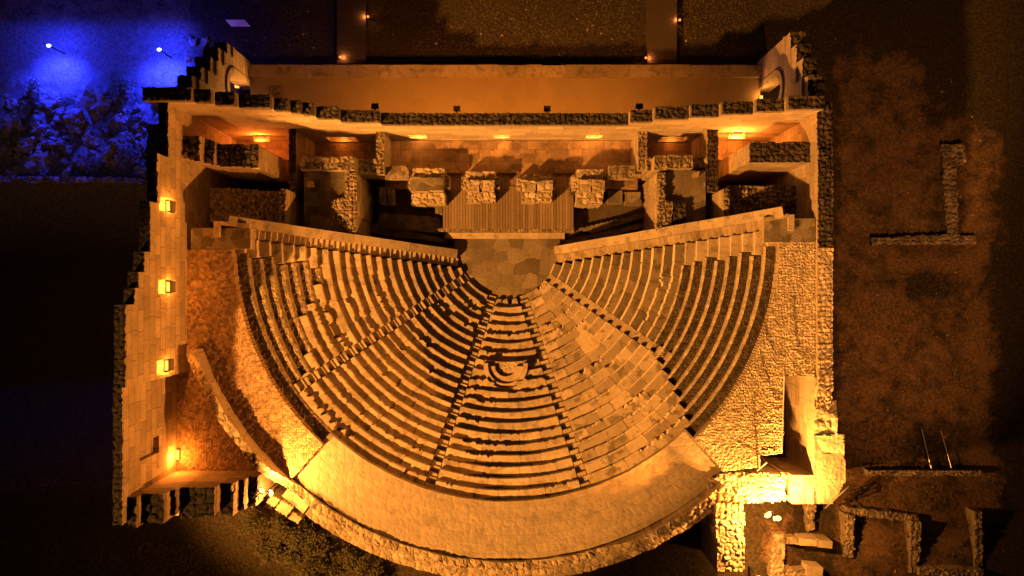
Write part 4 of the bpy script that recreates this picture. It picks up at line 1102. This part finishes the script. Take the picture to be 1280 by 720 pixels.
# flood at the lower left end of the walk
A = mast_lamp(333, 615, 9.7, [(0, 3, 24.0), (6, -12, 30)], .42, 'glow_hot', 'glaring twin floodlight by the lower left of the curved wall', base=6.9)
lamp_light('flood_beam', 'SPOT', (A[0]+.15, A[1]+.1, A[2]+.15), 7500, AMBER, .06, (A[0]+10, A[1]+7.0, A[2]-.8), 165, .9)
lamp_light('flood_spill', 'POINT', (A[0]+.3, A[1]-.7, 9.2), 850, AMBER, .1)
# flood: lower right
B = mast_lamp(966, 646, 10.0, [(14.4, -12, 30), (15.6, -11, 26)], .45, 'glow_hot', 'glaring floodlight on a mast above the ruins at the lower right', base=4.3)
lamp_light('flood_beam', 'SPOT', (B[0], B[1]+.25, B[2]+.15), 6000, AMBER, .08, (B[0]+.5, B[1]+9, B[2]-3.0), 165, .5)
lamp_light('flood_throw', 'SPOT', (B[0]-.2, B[1]+.25, B[2]+.2), 60000, (1.0, .30, .036), .08, (-20, -1.0, 13.0), 52, .8)
lamp_light('flood_east', 'SPOT', (B[0]+.5, B[1]+.15, B[2]+.2), 9000, AMBER, .08, (30, 4, 0), 100, .9)
lamp_light('flood_near', 'POINT', (B[0]+.1, B[1]-.3, B[2]-.5), 8000, AMBER, .1)
# low flood at the bottom edge
C = mast_lamp(948, 722, 6.4, [(13, -14, 8)], .3, 'glow', 'low floodlight at the bottom edge below the broad rubble wall', base=4.4)
lamp_light('flood_low', 'POINT', (C[0], C[1]+.3, C[2]+.1), 700, AMBER, .08)
# a flood across the waste ground on the right
# portico floods on the rear wall
for x_, lab in ((469, 'black floodlight box on the rear wall above the portico, leftmost of four'), (571, 'black floodlight box on the rear wall above the portico, second from the left'), (684, 'black floodlight box on the rear wall above the portico, second from the right'), (799, 'black floodlight box on the rear wall above the portico, rightmost of four')):
    zz = 5.3 if 475 < x_ < 787 else 5.9
    X_ = P(x_, 0, zz)[0]; Y_ = 11.62
    t = thing('wall_floodlight', lab, 'lamp', (X_, 11.25, zz), 'floodlights on the rear wall')
    mb = MB(); mb.box(X_-.04, X_+.04, 11.252, 11.45, zz-.05, zz+.05); mk('bracket', mb, M['black'], t)
    mb = MB(); mb.box(X_-.22, X_+.22, 11.452, 11.80, zz-.1, zz+.14); mk('housing', mb, M['black'], t)
    mb = MB(); mb.box(X_-.18, X_+.18, 11.49, 11.77, zz-.115, zz-.102); mk('lens', mb, M['glow_soft'], t)
    lamp_light('portico_flood', 'SPOT', (X_, Y_+.05, zz-.2), 1000, (1, .29, .025), .08, (X_, Y_+1.0, 0.4), 150, .5)
# lamps at the left arch and the end rooms, plus added arch lights
def floor_lamp(px_, py_, z, power, lab, glow='glow', s=(.16, .10, .14), aimless=True, col=AMBER, lift=.25):
    x, y = P(px_, py_, z+.2); t = thing('floor_lamp', lab, 'lamp', (x, y, z))
    mb = MB(); mb.box(x-s[0]*1.2, x+s[0]*1.2, y-s[1]*1.3, y+s[1]*1.3, z, z+.06); mk('base', mb, M['black'], t)
    mb = MB(); mb.box(x-s[0], x+s[0], y-s[1], y+s[1], z+.062, z+.062+s[2]); mk('lens', mb, M[glow], t)
    lamp_light('lamp_glow', 'POINT', (x, y, z+.1+s[2]+lift), power, col, .12)
floor_lamp(296, 106, .4, 200, 'bright amber lamp standing in the doorway of the left arch', s=(.12, .2, .2))
for lx, pw in ((-16.9, 1700), (16.2, 1100)):  # added spots hidden behind the stage wall, brighten the arch faces
    lamp_light('unseen_arch_fill', 'SPOT', (lx, 12.0, .75), pw, AMBER, .08, ((-19, 13.8, 4) if lx < 0 else (18, 13.8, 4)), 110, .5)
floor_lamp(952, 121, .4, 60, 'added unseen amber lamp low in the doorway of the right arch', s=(.1, .1, .1))  # no lamp seen here, added to light the right arch
for px_, z, lab, gl, pw, col in ((920, 3.45, 'bright amber bar lamp on a wall shelf in the upper right room', 'glow', 900, (1, .27, .03)), (326, 2.5, 'dim reddish lamp on a wall shelf in the upper left room', 'glow_soft', 330, (1, .20, .02))):
    x = P(px_, 0, z)[0]; t = thing('shelf_lamp', lab, 'lamp', (x, YR, z-.1))
    mb = MB(); mb.box(x-.5, x+.62, YR-.42, YR-.003, z-.12, z-.02); mk('shelf', mb, M['seat'], t)
    mb = MB(); mb.box(x-.26, x+.26, YR-.28, YR-.14, z-.018, z+.1); mk('lens', mb, M[gl], t)
    lamp_light('lamp_glow', 'POINT', (x, YR-.55, z+.1), pw, col, .12)
# corridor niche lamps
for i, (a, b, z0, z1) in enumerate(nR):
    xm = (a+b)/2; y = YR+.16
    lab = ['lamp in the left lit niche of the stage corridor wall', 'lamp in the middle lit niche of the stage corridor wall', 'lamp in the right lit niche of the stage corridor wall',
           'lamp in the low opening of the left dark room', 'lamp in the low opening of the right dark room'][i]
    t = thing('niche_lamp', lab, 'lamp', (xm, y, z0)); mb = MB(); mb.box(xm-.3, xm+.3, y-.05, y+.05, z0+.002, z0+.05); mk('base', mb, M['black'], t)
    mb = MB(); mb.box(xm-.28, xm+.28, y-.04, y+.04, z0+.052, z0+.10); mk('tube', mb, M['glow_soft'], t)
    lamp_light('niche_glow', 'POINT', (xm, y-.15, z0+.4), 105 if i < 3 else 40, AMBER if i < 3 else (1, .25, .03), .1)
# west wall niche lamps
for i, (a, b, z0, z1) in enumerate(nW):
    ym = (a+b)/2; x = (xw-.23) if i < 3 else (xw-.8-.25)
    if i == 3: continue
    lab = ['lamp bar in the uppermost lit opening of the tall western wall', 'lamp bar in the middle lit opening of the tall western wall', 'lamp bar in the lowest lit opening of the tall western wall'][i]
    t = thing('niche_lamp', lab, 'lamp', (x, ym, z0)); mb = MB(); mb.box(x-.1, x+.22, ym-.33, ym+.33, z0+.002, z0+.06); mk('base', mb, M['black'], t)
    mb = MB(); mb.box(x-.02, x+.12, ym-.28, ym+.28, z0+.5, z0+.62); mk('tube', mb, M['glow'], t)
    
    for sg in (-.28, .28):
        mb = MB(); mb.box(x-.02, x+.03, ym+sg-.02, ym+sg+.02, z0+.062, z0+.498); mk('bracket', mb, M['black'], t)
    lamp_light('niche_glow', 'POINT', (x+.35, ym, z0+.9), 300, (1, .27, .025), .08)
x, y = P(221.5, 569, 8.3)
t = thing('floor_lamp', 'amber bar lamp at the foot of the tall wall in the triangular corner', 'lamp', (xw-.8+.12, y, 8.08))
mb = MB(); mb.box(xw-.8+.02, xw-.8+.22, y-.32, y+.32, 8.08, 8.14); mk('base', mb, M['black'], t)
mb = MB(); mb.box(xw-.8+.05, xw-.8+.19, y-.3, y+.3, 8.142, 8.26); mk('lens', mb, M['glow'], t)
lamp_light('lamp_glow', 'POINT', (xw-.8+.3, y, 8.75), 420, (1, .25, .022), .1)
# bollard lamps by the boardwalks
for px_, py_, lab in ((459, 19, 'bollard lamp on the right of the left boardwalk, near the top edge'), (424, 70, 'bollard lamp on the left of the left boardwalk, by the portico kerb'), (851, 23, 'bollard lamp on the right of the right boardwalk, near the top edge'), (808, 71, 'bollard lamp on the left of the right boardwalk, by the portico kerb')):
    x, y = P(px_, py_, .4); z = hz(x, y)
    t = thing('bollard_lamp', lab, 'lamp', (x, y, z), 'bollard lamps by the boardwalks')
    mb = MB(); mb.tube([(x, y, z-.1), (x, y, z+.5)], .07, 8); mk('post', mb, M['black'], t)
    s_ = -1 if px_ in (459, 851) else 1
    mb = MB(); mb.tube([(x+s_*.0, y, z+.502), (x, y, z+.58)], .09, 8); mk('lens', mb, M['glow_soft'], t)
    lamp_light('bollard_glow', 'POINT', (x+s_*.25, y, z+.62), 45, (1, .30, .08), .1)
# blue lamps
for px_, py_, lab, pw in ((61, 57, 'blue floodlight on a short post, left of the pair above the rocks', 4200), (199, 62, 'blue floodlight on a short post, right of the pair nearer the left arch', 4600)):
    x, y = P(px_, py_, 1.4); z = hz(x, y)
    t = thing('blue_lamp', lab, 'lamp', (x, y, z), 'blue floodlights over the rocks')
    mb = MB(); mb.tube([(x, y, z-.1), (x, y, 1.2)], .05, 8); mk('post', mb, M['black'], t)
    head(t, (x, y, 1.4), (x+.3, y-.9, 2.1), .34, 'glow_blue')
    lamp_light('blue_beam', 'SPOT', (x, y-.3, 1.6), pw, (.02, .03, 1.0), .08, (x-.2, y-2.2, -.4), 122, .8)
    lamp_light('blue_spill', 'POINT', (x, y+.2, 1.75), pw*.30, (.02, .03, 1.0), .08)

# ------------------------------------------------------------------ night sky
w = bpy.data.worlds.new('World'); sc.world = w; w.use_nodes = True
nt = w.node_tree; bg = nt.nodes['Background']
sky = nt.nodes.new('ShaderNodeTexSky'); sky.sky_type = 'NISHITA'; sky.sun_disc = False
sky.sun_elevation = R(-4); sky.sun_rotation = R(200)
bw = nt.nodes.new('ShaderNodeRGBToBW'); nt.links.new(sky.outputs[0], bw.inputs[0])
mul = nt.nodes.new('ShaderNodeMix'); mul.data_type = 'RGBA'; mul.blend_type = 'MIX'
mul.inputs[0].default_value = .9; nt.links.new(bw.outputs[0], mul.inputs[6]); mul.inputs[7].default_value = (1.0, .52, .24, 1)   # glow of the town in the night sky
nt.links.new(mul.outputs[2], bg.inputs[0]); bg.inputs[1].default_value = .03
sun = bpy.data.lights.new('moon', 'SUN'); sun.energy = .012; sun.angle = R(2); sun.color = (1.0, .62, .40)
so_ = bpy.data.objects.new('moon', sun); COL.objects.link(so_); so_.rotation_euler = (R(25), R(-15), 0); so_.location = (0, 0, 40)

# ------------------------------------------------------------------ camera and render
cam = bpy.data.cameras.new('camera'); co = bpy.data.objects.new('camera', cam); COL.objects.link(co)
co.location = (0, 0, H); co.rotation_euler = (0, 0, 0)
cam.sensor_width = 36; cam.lens = F/1280*36; cam.clip_end = 3000; sc.camera = co
sc.view_settings.view_transform = 'Standard'; sc.view_settings.look = 'None'
sc.view_settings.exposure = 0; sc.view_settings.gamma = 1
sc.cycles.use_denoising = True
sc.cycles.max_bounces = 6; sc.cycles.diffuse_bounces = 4
